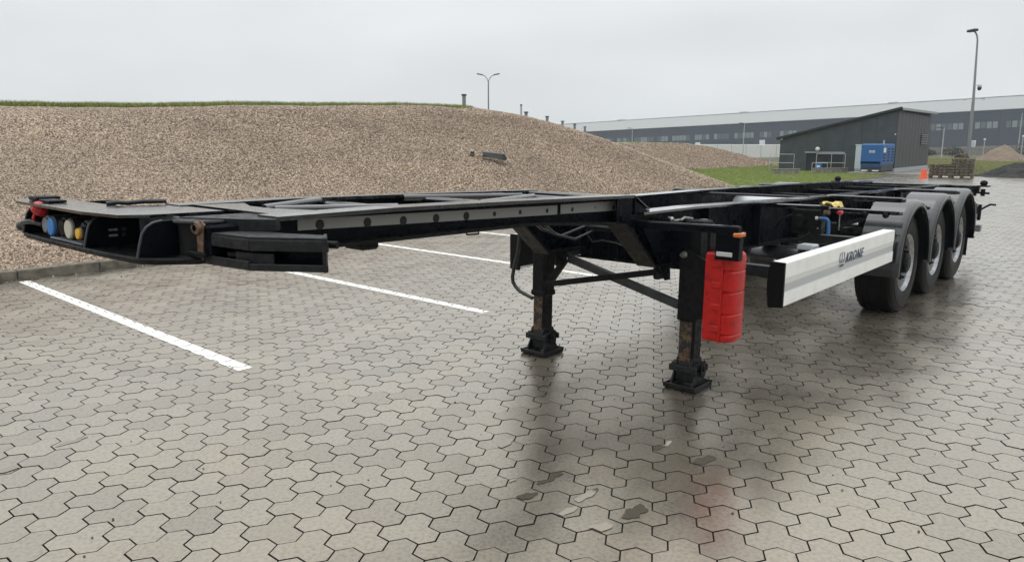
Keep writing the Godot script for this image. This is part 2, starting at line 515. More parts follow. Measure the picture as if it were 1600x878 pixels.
func main_beam(t: Node3D, s: float) -> void:
	var us := [4.30, 4.5, 5.0, 5.6, 6.3, 7.0, 8.0, 9.0, 10.0, 11.0, 12.0, 13.18]
	var top_tab := [Vector2(4.3, 1.362), Vector2(5.0, 1.368), Vector2(6.9, 1.345), Vector2(11, 1.332), Vector2(13.25, 1.328)] if s > 0 else [Vector2(4.3, 1.372), Vector2(6, 1.375), Vector2(7.2, 1.386), Vector2(11, 1.370), Vector2(13.25, 1.342)]
	var bot_tab := [Vector2(4.3, 0.970), Vector2(7.6, 0.965), Vector2(9.0, 1.02), Vector2(11.2, 1.08), Vector2(13.2, 1.14)]
	var wo := func(u: float) -> float: return s * lerpf(0.548, 0.652, (u - 4.3) / 8.9)
	var wi := func(u: float) -> float: return s * (lerpf(0.548, 0.652, (u - 4.3) / 8.9) - 0.155)
	var top := func(u: float) -> float: return lerp_at(top_tab, u)
	var bot := func(u: float) -> float: return lerp_at(bot_tab, u) + 0.014
	var p := Node3D.new()
	p.name = part_name("main_beam", t); t.add_child(p, true)
	var g := Geo.new()
	sheet_along(g, us, top, 0.016, wi, wo)
	obj("top_flange", g, M.wet_flange, p)
	g = Geo.new()
	sheet_along(g, us.slice(1), bot, 0.014, wi, wo)
	# the flange turns up into the neck
	var wa: float = wi.call(4.4)
	var wb: float = wo.call(4.4)
	g.prism(PackedVector2Array([Vector2(4.075, 1.295), Vector2(4.092, 1.300), Vector2(4.505, 0.982), Vector2(4.52, 0.967), Vector2(4.488, 0.967)]), minf(wa, wb), maxf(wa, wb))
	obj("bottom_flange", g, M.black_worn, p)
	g = Geo.new()
	var poly := PackedVector2Array()
	for u in us: poly.append(Vector2(u, top.call(u) - 0.016))
	for k in range(us.size() - 1, 0, -1): poly.append(Vector2(us[k], bot.call(us[k])))
	poly.append_array([Vector2(4.50, 0.984), Vector2(4.095, 1.297), Vector2(4.095, 1.345)])
	var mid: float = s * 0.50
	g.prism(poly, mid - 0.006, mid + 0.006)
	obj("web", g, M.black_paint, p)
	for u in [5.2, 6.15, 7.05, 8.2, 9.5, 10.6, 11.8]:
		g = Geo.new()
		g.bx(u - 0.005, u + 0.005, bot.call(u), top.call(u) - 0.017, mid + 0.007 * s, mid + 0.075 * s, 0.001)
		obj("stiffener", g, M.black_paint, p)

func neck_beam(t: Node3D, s: float) -> void:
	var p := Node3D.new()
	p.name = part_name("neck_beam", t); t.add_child(p, true)
	var g := Geo.new()
	var us := [1.60, 2.2, 3.0, 3.8, 4.25]
	var top := func(u: float) -> float: return lerp_at([Vector2(1.6, 1.486), Vector2(2.1, 1.494), Vector2(3.2, 1.488), Vector2(4.25, 1.476)], u)
	var wo := func(_u: float) -> float: return s * 0.50
	var wi := func(_u: float) -> float: return s * 0.345
	sheet_along(g, us, top, 0.018, wi, wo)
	# the end plate slopes down on to the main beam
	g.prism(PackedVector2Array([Vector2(4.245, 1.474), Vector2(4.255, 1.477), Vector2(4.455, 1.378), Vector2(4.445, 1.372)]), minf(s * 0.345, s * 0.50), maxf(s * 0.345, s * 0.50))
	obj("top_flange", g, M.black_wet, p)
	g = Geo.new()
	side_profile(g, [Vector2(1.58, 1.47), Vector2(2.1, 1.475), Vector2(3.2, 1.469), Vector2(4.24, 1.457), Vector2(4.44, 1.37), Vector2(4.25, 1.29), Vector2(3.9, 1.305), Vector2(3.3, 1.345), Vector2(2.4, 1.350), Vector2(1.58, 1.344)], s * 0.414 - 0.006, s * 0.414 + 0.006)
	obj("web", g, M.black_paint, p)
	g = Geo.new()
	var bt := func(u: float) -> float: return lerp_at([Vector2(1.6, 1.352), Vector2(3.2, 1.357), Vector2(3.9, 1.315), Vector2(4.25, 1.298)], u)
	sheet_along(g, [1.60, 2.4, 3.2, 3.55, 3.9, 4.25], bt, 0.014, wi, wo)
	obj("bottom_flange", g, M.black_worn, p)
	g = Geo.new()
	g.bar(Vector3(4.255, 1.30, s * 0.46), Vector3(4.255, 1.455, s * 0.46), 0.09, 0.008, Vector3.RIGHT, 0.001)
	g.bar(Vector3(4.26, 1.302, s * 0.47), Vector3(4.44, 1.366, s * 0.47), 0.07, 0.010, Vector3.UP, 0.001)
	g.prism(PackedVector2Array([Vector2(4.05, 1.305), Vector2(4.05, 1.458), Vector2(4.24, 1.456), Vector2(4.43, 1.367), Vector2(4.24, 1.300)]), s * 0.49 - 0.004, s * 0.49 + 0.004)
	obj("gusset", g, M.black_paint, p)
	if s < 0: return
	# reflective strip with its round holes
	for e in [[1.736, 3.512, 1.416, 1.385, 0.047], [3.545, 4.170, 1.386, 1.375, 0.056]]:
		g = Geo.new()
		side_profile(g, [Vector2(e[0], e[2]), Vector2(e[1], e[3]), Vector2(e[1], e[3] + e[4] + 0.008), Vector2(e[0], e[2] + e[4])], 0.4215, 0.4245)
		obj("reflective_strip", g, M.strip_grey, p)
	var k := 0
	for u in [1.845, 2.100, 2.313, 2.526, 2.740, 2.957, 3.171, 3.414, 3.662, 3.904, 4.117]:
		g = Geo.new()
		var r := 0.0225 if k < 5 else 0.0135
		g.lathe([Vector2(0, 0.0), Vector2(r * 0.8, 0.0), Vector2(r, -0.0015), Vector2(r, -0.003)], Transform3D(Basis(Vector3.RIGHT, PI / 2), Vector3(u, lerp_at([Vector2(1.845, 1.434), Vector2(2.3, 1.422), Vector2(3.17, 1.417), Vector2(4.12, 1.397)], u), 0.4262)), 16)
		obj("strip_hole", g, M.hole_black if k != 9 else M.steel, p)
		k += 1

func rounded(x0: float, x1: float, y0: float, y1: float, r: float, seg := 5) -> PackedVector2Array:
	var p := PackedVector2Array()
	for e in [[x1 - r, y1 - r, 0.0], [x0 + r, y1 - r, PI / 2], [x0 + r, y0 + r, PI], [x1 - r, y0 + r, PI * 1.5]]:
		for k in seg + 1:
			var a: float = e[2] + PI / 2 * k / seg
			p.append(Vector2(e[0] + r * cos(a), e[1] + r * sin(a)))
	return p

func front_end(t: Node3D) -> void:
	var g := Geo.new()
	plan_profile(g, [Vector2(1.20, -1.20), Vector2(1.172, -1.12), Vector2(1.163, -0.80), Vector2(1.163, -0.316), Vector2(1.172, -0.05), Vector2(1.19, 0.155), Vector2(1.243, 0.235), Vector2(1.345, 0.32), Vector2(1.62, 0.42), Vector2(1.72, -1.2)], 1.303, 1.322)
	g.tube([Vector3(1.20, 1.318, -1.20), Vector3(1.172, 1.318, -1.12), Vector3(1.163, 1.318, -0.80), Vector3(1.163, 1.318, -0.316), Vector3(1.172, 1.318, -0.05), Vector3(1.19, 1.318, 0.155), Vector3(1.243, 1.318, 0.235), Vector3(1.345, 1.318, 0.32)], 0.011, 8)
	obj("rubbing_plate", g, M.black_worn, t)
	g = Geo.new()
	plan_profile(g, [Vector2(1.163, -1.20), Vector2(1.158, -0.30), Vector2(1.20, -0.03), Vector2(1.30, 0.03), Vector2(1.62, 0.03), Vector2(1.62, -0.45), Vector2(1.40, -0.50), Vector2(1.395, -1.33), Vector2(1.20, -1.33)], 1.470, 1.482)
	obj("cover_plate", g, M.black_wet, t)
	# back wall of the recess that holds the couplings
	g = Geo.new()
	g.bx(1.395, 1.41, 1.322, 1.470, -1.18, 0.10, 0.002)
	obj("recess_wall", g, M.tank_grey, t)
	for e in [[-1.16, 1.175], [-0.316, 1.165], [0.155, 1.192]]:
		g = Geo.new()
		var u: float = e[1]
		side_profile(g, [Vector2(u, 1.322), Vector2(u + 0.012, 1.375), Vector2(u + 0.024, 1.418), Vector2(u + 0.042, 1.443), Vector2(u + 0.068, 1.459), Vector2(u + 0.105, 1.466), Vector2(u + 0.21, 1.4695), Vector2(1.62, 1.4695), Vector2(1.62, 1.322)], e[0] - 0.005, e[0] + 0.005)
		var f := obj("side_cheek", g, M.black_paint, t)
		g = Geo.new()
		var rim := []
		for q in [Vector2(0, 1.322), Vector2(0.012, 1.375), Vector2(0.024, 1.418), Vector2(0.042, 1.443), Vector2(0.068, 1.459), Vector2(0.105, 1.466)]:
			rim.append(Vector3(u + q.x - 0.003, q.y, e[0]))
		g.tube(rim, 0.0065, 6)
		obj("rolled_edge", g, M.dark_edge, f)
		if e[0] == -0.316:
			for v in [1.396, 1.371]:
				g = Geo.new()
				g.prism(rounded(1.262, 1.300, v - 0.005, v + 0.005, 0.003, 2), -0.3108, -0.3085)
				obj("slot_plate", g, M.rim_silver, f)
				g = Geo.new()
				g.lathe([Vector2(0.010, -0.004), Vector2(0.010, 0.004), Vector2(0.008, 0.007), Vector2(0.0, 0.007)], Transform3D(Basis(Vector3.RIGHT, PI / 2), Vector3(1.326, v, -0.308)), 6)
				obj("bolt", g, M.dark_edge, f)
	# couplings, left to right
	var cup := func(called: String, w: float, v: float, r: float, depth: float, m: Material, lid: Material, tilt := 0.0) -> void:
		var p := Node3D.new()
		p.name = part_name(called, t); t.add_child(p, true)
		var gg := Geo.new()
		var x := Transform3D(Basis(Vector3.BACK, PI / 2 + tilt), Vector3(1.30, v, w))
		gg.lathe([Vector2(r * 0.75, -0.09), Vector2(r * 0.8, -0.02), Vector2(r, -0.02), Vector2(r, depth - 0.004), Vector2(r - 0.004, depth), Vector2(0, depth)], x, 20)
		obj("socket_body", gg, m, p)
		if lid:
			gg = Geo.new()
			gg.lathe([Vector2(r * 0.82, depth), Vector2(r * 0.82, depth + 0.007), Vector2(r * 0.74, depth + 0.012), Vector2(0, depth + 0.013)], x, 20)
			obj("socket_lid", gg, lid, p)
	cup.call("air_coupling", -0.985, 1.425, 0.036, 0.075, M.black_worn, null)
	cup.call("electric_socket", -0.905, 1.378, 0.047, 0.095, M.tank_grey, M.tank_grey)
	cup.call("electric_socket", -0.800, 1.378, 0.052, 0.105, M.hose, M.blue_plastic)
	cup.call("electric_socket", -0.695, 1.380, 0.050, 0.090, M.hose, M.black_worn)
	cup.call("electric_socket", -0.585, 1.382, 0.053, 0.100, M.hose, M.cream)
	cup.call("electric_socket", -0.480, 1.390, 0.038, 0.07, M.tank_grey, M.hose)
	cup.call("air_coupling", -0.425, 1.376, 0.030, 0.115, M.dark_edge, M.yellow_plastic)
	g = Geo.new()
	g.lathe([Vector2(0.0, 0.036), Vector2(0.022, 0.034), Vector2(0.031, 0.022), Vector2(0.035, 0.0), Vector2(0.032, -0.022), Vector2(0.021, -0.034), Vector2(0.0, -0.036)], Transform3D(Basis(Vector3.BACK, PI / 2 - 0.5), Vector3(1.205, 1.452, -0.985)), 18)
	g.tube([Vector3(1.19, 1.43, -1.01), Vector3(1.185, 1.405, -1.03), Vector3(1.20, 1.388, -1.05)], 0.008, 6)
	obj("red_cap", g, M.red_cap, t)
	g = Geo.new()
	g.tube([Vector3(1.22, 1.372, -1.02), Vector3(1.185, 1.385, -1.08), Vector3(1.175, 1.376, -1.15), Vector3(1.18, 1.355, -1.20)], 0.014, 8)
	g.ball(Vector3(1.18, 1.352, -1.215), Vector3(0.024, 0.026, 0.024), 10)
	obj("brake_coupling", g, M.dark_edge, t)
	g = Geo.new()
	for k in 5:
		g.tube([Vector3(1.385, 1.375, -0.9 + k * 0.11), Vector3(1.36, 1.43 - 0.01 * (k % 2), -0.92 + k * 0.11), Vector3(1.36, 1.45, -0.86 + k * 0.11), Vector3(1.39, 1.455, -0.82 + k * 0.11)], 0.007, 6)
	obj("cable", g, M.hose, t)
	g = Geo.new()
	g.bx(1.18, 1.39, 1.324, 1.334, -0.80, -0.40, 0.003)
	obj("bracket_strip", g, M.tank_grey, t)
	g = Geo.new()
	g.bx(1.22, 1.33, 1.4835, 1.505, -1.20, -1.08, 0.010)
	g.bx(1.22, 1.30, 1.4835, 1.495, -1.05, -0.9, 0.006)
	obj("front_bracket", g, M.black_worn, t)
	g = Geo.new()
	g.tube([Vector3(1.38, 1.488, -0.63), Vector3(1.42, 1.494, -0.61), Vector3(1.46, 1.490, -0.60), Vector3(1.54, 1.494, -0.60), Vector3(1.64, 1.492, -0.58)], 0.011, 8)
	obj("air_hose", g, M.hose, t)
	# drum between the nose and the swept arm
	g = Geo.new()
	g.lathe([Vector2(0.0, 1.474), Vector2(0.10, 1.474), Vector2(0.108, 1.468), Vector2(0.108, 1.462), Vector2(0.088, 1.458), Vector2(0.088, 1.335), Vector2(0.104, 1.325), Vector2(0.104, 1.312), Vector2(0.0, 1.312)], Transform3D(Basis(), Vector3(1.405, 0, 0.262)), 24)
	obj("corner_post", g, M.black_worn, t)
	g = Geo.new()
	g.bx(1.36, 1.66, 1.335, 1.46, 0.165, 0.40, 0.01)
	obj("front_box", g, M.black_paint, t)
	g = Geo.new()
	plan_profile(g, [Vector2(1.36, 0.16), Vector2(1.40, 0.26), Vector2(1.44, 0.33), Vector2(1.54, 0.485), Vector2(1.575, 0.52), Vector2(1.60, 0.51), Vector2(1.67, 0.41), Vector2(1.70, 0.16)], 1.4335, 1.478)
	obj("top_pad", g, M.black_scuffed, t)
	# swept front arm that carries the container lock
	var arm := Node3D.new()
	arm.name = "front_arm"; t.add_child(arm, true)
	var A := Vector2(1.36, 0.30)
	var B := Vector2(1.398, 0.627)
	var C := Vector2(1.575, 0.865)
	g = Geo.new()
	plan_profile(g, [A, B, C, C + Vector2(0.06, -0.10), Vector2(1.56, 0.60), Vector2(1.52, 0.30)], 1.418, 1.432)
	for e in [[A, B], [B, C]]:
		g.bar(Vector3(e[0].x + 0.004, 1.401, e[0].y), Vector3(e[1].x + 0.004, 1.402, e[1].y), 0.012, 0.042, Vector3.UP, 0.003)
	obj("upper_flange", g, M.black_scuffed, arm)
	g = Geo.new()
	plan_profile(g, [A, B, C, C + Vector2(0.06, -0.10), Vector2(1.56, 0.60), Vector2(1.52, 0.30)], 1.306, 1.318)
	g.bar(Vector3(A.x, 1.325, A.y), Vector3(B.x, 1.325, B.y), 0.012, 0.034, Vector3.UP, 0.003)
	g.bar(Vector3(B.x, 1.320, B.y), Vector3(C.x, 1.320, C.y), 0.012, 0.026, Vector3.UP, 0.003)
	obj("lower_flange", g, M.black_scuffed, arm)
	g = Geo.new()
	plan_profile(g, [Vector2(1.43, 0.30), Vector2(1.47, 0.60), Vector2(1.60, 0.80), Vector2(1.62, 0.79), Vector2(1.49, 0.58), Vector2(1.45, 0.30)], 1.318, 1.418)
	obj("arm_web", g, M.black_paint, arm)
	g = Geo.new()
	g.bar(Vector3(B.x - 0.002, 1.345, B.y - 0.09), Vector3(B.x + 0.06, 1.345, B.y + 0.07), 0.01, 0.05, Vector3.UP, 0.002)
	obj("arm_gusset", g, M.black_scuffed, arm)
	g = Geo.new()
	g.bar(Vector3(C.x - 0.012, 1.370, C.y - 0.003), Vector3(C.x + 0.072, 1.370, C.y - 0.115), 0.014, 0.130, Vector3.UP, 0.006)
	obj("end_plate", g, M.black_scuffed, arm)
	g = Geo.new()
	g.tube([Vector3(1.58, 1.405, 0.80), Vector3(1.618, 1.405, 0.868)], 0.014, 10)
	obj("locking_pin", g, M.black_worn, arm)
	g = Geo.new()
	var lx := Transform3D(Basis(Vector3.UP, 0.2), Vector3(1.345, 1.43, 0.345))
	g.lathe([Vector2(0.012, -0.012), Vector2(0.026, -0.012), Vector2(0.027, 0.0), Vector2(0.024, 0.010), Vector2(0.012, 0.012)], lx * Transform3D(Basis(Vector3.BACK, PI / 2), Vector3(0, 0.018, -0.005)), 14)
	g.prism(PackedVector2Array([Vector2(-0.026, 0.03), Vector2(-0.012, 0.044), Vector2(0.014, 0.044), Vector2(0.028, 0.03), Vector2(0.021, -0.03), Vector2(0.017, -0.108), Vector2(-0.013, -0.108), Vector2(-0.019, -0.03)]), -0.006, 0.006, lx * Transform3D(Basis(Vector3.UP, PI / 2), Vector3(0.012, 0, 0)))
	obj("lock_lever", g, M.rust_lever, arm)
	g = Geo.new()
	g.bar(Vector3(1.33, 1.348, 0.28), Vector3(1.345, 1.344, 0.40), 0.02, 0.02)
	g.bar(Vector3(1.40, 1.352, 0.47), Vector3(1.44, 1.358, 0.60), 0.018, 0.02)
	obj("lever_stop", g, M.black_worn, arm)

func neck_deck(t: Node3D) -> void:
	var g: Geo
	for e in [[1.72, 0.10], [2.42, 0.10], [3.10, 0.09], [3.78, 0.08], [4.18, 0.08]]:
		g = Geo.new()
		g.box(Transform3D(Basis(), Vector3(e[0], 1.448, 0)), Vector3(e[1] * 0.8, 0.05, 0.69), 0.018)
		obj("neck_crossmember", g, M.black_wet, t)
	g = Geo.new()
	plan_profile(g, [Vector2(1.66, -0.344), Vector2(1.66, 0.344), Vector2(1.92, 0.344), Vector2(1.82, 0.10), Vector2(1.82, -0.10), Vector2(1.92, -0.344)], 1.474, 1.486)
	obj("deck_plate", g, M.black_wet, t)
	for s in [-1.0, 1.0]:
		g = Geo.new()
		g.tube([Vector3(1.86, 1.475, s * 0.05), Vector3(2.36, 1.478, s * 0.33)], 0.02, 8)
		obj("neck_brace", g, M.black_wet, t)
		g = Geo.new()
		g.tube([Vector3(2.95, 1.470, s * 0.32), Vector3(3.74, 1.465, s * 0.05)], 0.02, 8)
		obj("neck_brace", g, M.black_wet, t)
	g = Geo.new()
	g.bx(2.08, 2.17, 1.302, 1.336, 0.26, 0.42, 0.008)
	for k in 6: g.bx(2.085 + k * 0.014, 2.092 + k * 0.014, 1.297, 1.303, 0.27, 0.41, 0.002)
	obj("locking_shoe", g, M.black_worn, t)
	g = Geo.new()
	g.tube([Vector3(2.86, 1.335, 0.30), Vector3(2.87, 1.302, 0.30), Vector3(2.96, 1.30, 0.30), Vector3(2.965, 1.335, 0.30)], 0.006, 6)
	obj("cable_clip", g, M.hose, t)

func landing_leg(t: Node3D, s: float) -> void:
	var p := Node3D.new()
	p.name = part_name("landing_leg", t); t.add_child(p, true)
	p.position = Vector3(4.762, 0.0, 0.692 if s > 0 else -0.672)
	var g := Geo.new()
	g.box(Transform3D(Basis(), Vector3(0, 0.925, 0)), Vector3(0.146, 0.69, 0.146), 0.020)
	g.box(Transform3D(Basis(), Vector3(0, 0.60, 0)), Vector3(0.154, 0.05, 0.154), 0.012)
	obj("outer_tube", g, M.black_worn, p)
	g = Geo.new()
	g.box(Transform3D(Basis(), Vector3(0, 0.43, 0)), Vector3(0.124, 0.40, 0.124), 0.014)
	obj("inner_tube", g, M.black_worn, p)
	# old grease on the front face of the sliding tube
	g = Geo.new()
	g.bx(-0.0645, -0.0625, 0.25, 0.572, -0.048, 0.044, 0.0006)
	obj("grease_band", g, M.grease_brown, p)
	var f := Node3D.new()
	f.name = "foot"; p.add_child(f, true)
	f.scale = Vector3(0.84, 1.0, 0.84)
	g = Geo.new()
	g.prism(PackedVector2Array([Vector2(-0.10, 0.215), Vector2(-0.11, 0.25), Vector2(-0.066, 0.305), Vector2(0.066, 0.305), Vector2(0.11, 0.25), Vector2(0.10, 0.215)]), -0.078, -0.062)
	g.prism(PackedVector2Array([Vector2(-0.10, 0.215), Vector2(-0.11, 0.25), Vector2(-0.066, 0.305), Vector2(0.066, 0.305), Vector2(0.11, 0.25), Vector2(0.10, 0.215)]), 0.062, 0.078)
	g.bx(-0.112, -0.09, 0.205, 0.252, -0.13, 0.13, 0.006)
	g.bx(0.09, 0.112, 0.205, 0.252, -0.13, 0.13, 0.006)
	g.bx(-0.09, 0.09, 0.24, 0.262, -0.12, 0.12, 0.004)
	g.tube([Vector3(0, 0.235, -0.14), Vector3(0, 0.235, 0.14)], 0.026, 12)
	# two cheeks below the spindle
	for z in [-0.10, 0.10]:
		g.prism(PackedVector2Array([Vector2(-0.13, 0.10), Vector2(-0.05, 0.215), Vector2(0.05, 0.215), Vector2(0.13, 0.10)]), z - 0.008, z + 0.008)
	g.bx(-0.06, 0.06, 0.12, 0.21, -0.09, 0.09, 0.01)
	# dished sole
	g.prism(PackedVector2Array([Vector2(-0.168, 0.118), Vector2(-0.150, 0.082), Vector2(-0.12, 0.0765), Vector2(0.12, 0.0765), Vector2(0.150, 0.082), Vector2(0.168, 0.118), Vector2(0.158, 0.122), Vector2(0.14, 0.094), Vector2(0.11, 0.092), Vector2(-0.11, 0.092), Vector2(-0.14, 0.094), Vector2(-0.158, 0.122)]), -0.15, 0.15)
	g.bar(Vector3(-0.14, 0.10, -0.14), Vector3(0.14, 0.10, -0.14), 0.012, 0.035)
	g.bar(Vector3(-0.14, 0.10, 0.14), Vector3(0.14, 0.10, 0.14), 0.012, 0.035)
	obj("foot_plate", g, M.black_scuffed, f)
	g = Geo.new()
	g.lathe([Vector2(0.0, 0.02), Vector2(0.016, 0.018), Vector2(0.024, 0.0), Vector2(0.024, -0.02)], Transform3D(Basis(Vector3.RIGHT, PI / 2), Vector3(0.0, 0.235, 0.14)), 12)
	g.prism(rounded(-0.045, 0.045, 0.17, 0.29, 0.03, 4), 0.128, 0.142)
	obj("pivot_bracket", g, M.black_worn, f)
	g = Geo.new()
	g.bx(-0.03, 0.13, 1.0, 1.29, -0.07, 0.07, 0.01)
	g.prism(PackedVector2Array([Vector2(0.0, 0.80), Vector2(0.14, 1.0), Vector2(0.14, 1.28), Vector2(0.0, 1.28)]), -0.05, 0.05)
	obj("gearbox", g, M.black_paint, p)
	g = Geo.new()
	g.bar(Vector3(-0.066, 0.98, -0.09), Vector3(-0.066, 1.27, -0.09), 0.02, 0.20, Vector3.BACK)
	g.lathe([Vector2(0.02, -0.02), Vector2(0.018, 0.03), Vector2(0.0, 0.032)], Transform3D(Basis(Vector3.BACK, PI / 2), Vector3(-0.075, 1.09, -0.06)), 8)
	obj("mounting_plate", g, M.black_paint, p)

func landing_gear(t: Node3D) -> void:
	landing_leg(t, 1.0)
	landing_leg(t, -1.0)
	var g := Geo.new()
	g.bar(Vector3(4.74, 0.915, -0.40), Vector3(4.70, 0.685, 0.625), 0.034, 0.062)
	obj("cross_brace", g, M.dark_edge, t)
	g = Geo.new()
	g.bar(Vector3(4.70, 0.678, -0.61), Vector3(4.68, 0.905, 0.44), 0.03, 0.046)
	obj("cross_brace", g, M.black_worn, t)
	for w in [-0.44, 0.46]:
		g = Geo.new()
		g.prism(rounded(4.62, 4.76, 0.855, 0.985, 0.03, 4), w - 0.01, w + 0.01)
		g.lathe([Vector2(0.012, -0.02), Vector2(0.012, 0.02), Vector2(0, 0.022)], Transform3D(Basis(Vector3.RIGHT, PI / 2), Vector3(4.69, 0.90, w)), 10)
		obj("brace_bracket", g, M.black_worn, t)
	g = Geo.new()
	g.bar(Vector3(4.74, 0.90, -0.43), Vector3(4.72, 0.70, -0.57), 0.05, 0.05)
	obj("leg_strut", g, M.black_worn, t)
	# crank pipe beside the far leg
	g = Geo.new()
	g.tube([Vector3(4.70, 1.20, -0.86), Vector3(4.70, 1.076, -0.885), Vector3(4.70, 0.929, -0.90), Vector3(4.70, 0.78, -0.945), Vector3(4.70, 0.70, -0.962), Vector3(4.70, 0.655, -0.955), Vector3(4.70, 0.62, -0.925), Vector3(4.70, 0.586, -0.875), Vector3(4.70, 0.545, -0.735)], 0.016, 10)
	obj("crank_pipe", g, M.hose, t)
	g = Geo.new()
	g.tube([Vector3(4.80, 1.17, -0.62), Vector3(4.80, 1.17, 0.64)], 0.022, 10)
	obj("cross_shaft", g, M.black_worn, t)
	# ribbed crossmember plate behind the legs
	g = Geo.new()
	g.bx(4.985, 5.0, 0.905, 1.30, -0.46, 0.46, 0.002)
	for k in 11: g.bx(4.970, 4.986, 0.925, 1.29, -0.42 + k * 0.08, -0.395 + k * 0.08, 0.004)
	g.bx(4.96, 5.02, 0.895, 0.912, -0.48, 0.48, 0.003)
	obj("ribbed_panel", g, M.black_paint, t)
	g = Geo.new()
	g.tube([Vector3(4.95, 1.22, -0.40), Vector3(4.93, 1.10, -0.36), Vector3(4.92, 1.04, -0.30), Vector3(4.92, 1.06, -0.2), Vector3(4.93, 1.05, -0.08), Vector3(4.93, 1.02, 0.05), Vector3(4.93, 1.02, 0.2)], 0.006, 6)
	g.tube([Vector3(4.0, 1.30, -0.2), Vector3(4.2, 1.20, -0.25), Vector3(4.5, 1.12, -0.3), Vector3(4.8, 1.18, -0.28)], 0.012, 6)
	g.tube([Vector3(4.0, 1.28, -0.1), Vector3(4.25, 1.16, -0.15), Vector3(4.55, 1.10, -0.2), Vector3(4.85, 1.16, -0.2)], 0.010, 6)
	obj("brake_line", g, M.hose, t)

func outriggers(t: Node3D) -> void:
	# arm with the side marker lamp, near side, and its twin opposite
	for s in [1.0, -1.0]:
		var g := Geo.new()
		g.bar(Vector3(4.28, 1.283, s * 0.50), Vector3(4.28, 1.296, s * 1.235), 0.06, 0.05, Vector3.UP, 0.008)
		obj("marker_arm", g, M.black_paint, t)
		if s > 0:
			var p := Node3D.new()
			p.name = "marker_lamp"; t.add_child(p, true)
			g = Geo.new()
			g.bx(4.225, 4.31, 1.256, 1.284, 1.236, 1.262, 0.008)
			g.bx(4.222, 4.252, 1.258, 1.282, 1.214, 1.245, 0.006)
			obj("amber_lens", g, M.amber, p)
		g = Geo.new()
		g.bx(4.255, 4.263, 1.108, 1.268, s * 1.09, s * 1.245, 0.002)
		g.bx(4.264, 4.315, 1.108, 1.268, s * 1.238, s * 1.245, 0.002)
		var q := obj("reflector_plate", g, M.black_paint, t)
		g = Geo.new()
		g.bx(4.248, 4.2545, 1.131, 1.158, s * 1.102, s * 1.206, 0.002)
		obj("reflector", g, M.reflector, q)
	# hidden upright between arm and leg
	var g := Geo.new()
	g.prism(PackedVector2Array([Vector2(4.30, 1.26), Vector2(4.66, 1.26), Vector2(4.70, 0.86), Vector2(4.64, 0.86)]), 0.53, 0.545)
	obj("arm_gusset", g, M.black_paint, t)
	g = Geo.new()
	g.prism(PackedVector2Array([Vector2(0.63, 1.09), Vector2(0.70, 1.09), Vector2(0.88, 1.0), Vector2(0.88, 0.70), Vector2(0.84, 0.61), Vector2(0.63, 0.61)]), -4.682, -4.672, Transform3D(Basis(Vector3(0, 0, 1), Vector3(0, 1, 0), Vector3(-1, 0, 0)), Vector3.ZERO))
	g.prism(PackedVector2Array([Vector2(4.66, 0.99), Vector2(4.40, 0.99), Vector2(4.40, 0.62), Vector2(4.66, 0.60)]), 0.985, 0.995)
	g.bar(Vector3(4.70, 1.26, 0.86), Vector3(4.70, 0.90, 0.86), 0.05, 0.02, Vector3.BACK)
	g.bar(Vector3(4.66, 1.26, 0.95), Vector3(4.66, 0.95, 0.95), 0.03, 0.02, Vector3.BACK)
	obj("box_carrier", g, M.black_worn, t)
	g = Geo.new()
	g.lathe([Vector2(0.024, -0.03), Vector2(0.024, 0.0), Vector2(0.016, 0.004), Vector2(0.014, 0.03), Vector2(0.0, 0.032)], Transform3D(Basis(Vector3.BACK, PI / 2), Vector3(4.655, 1.055, 0.665)), 10)
	obj("crank_spindle", g, M.steel, t)

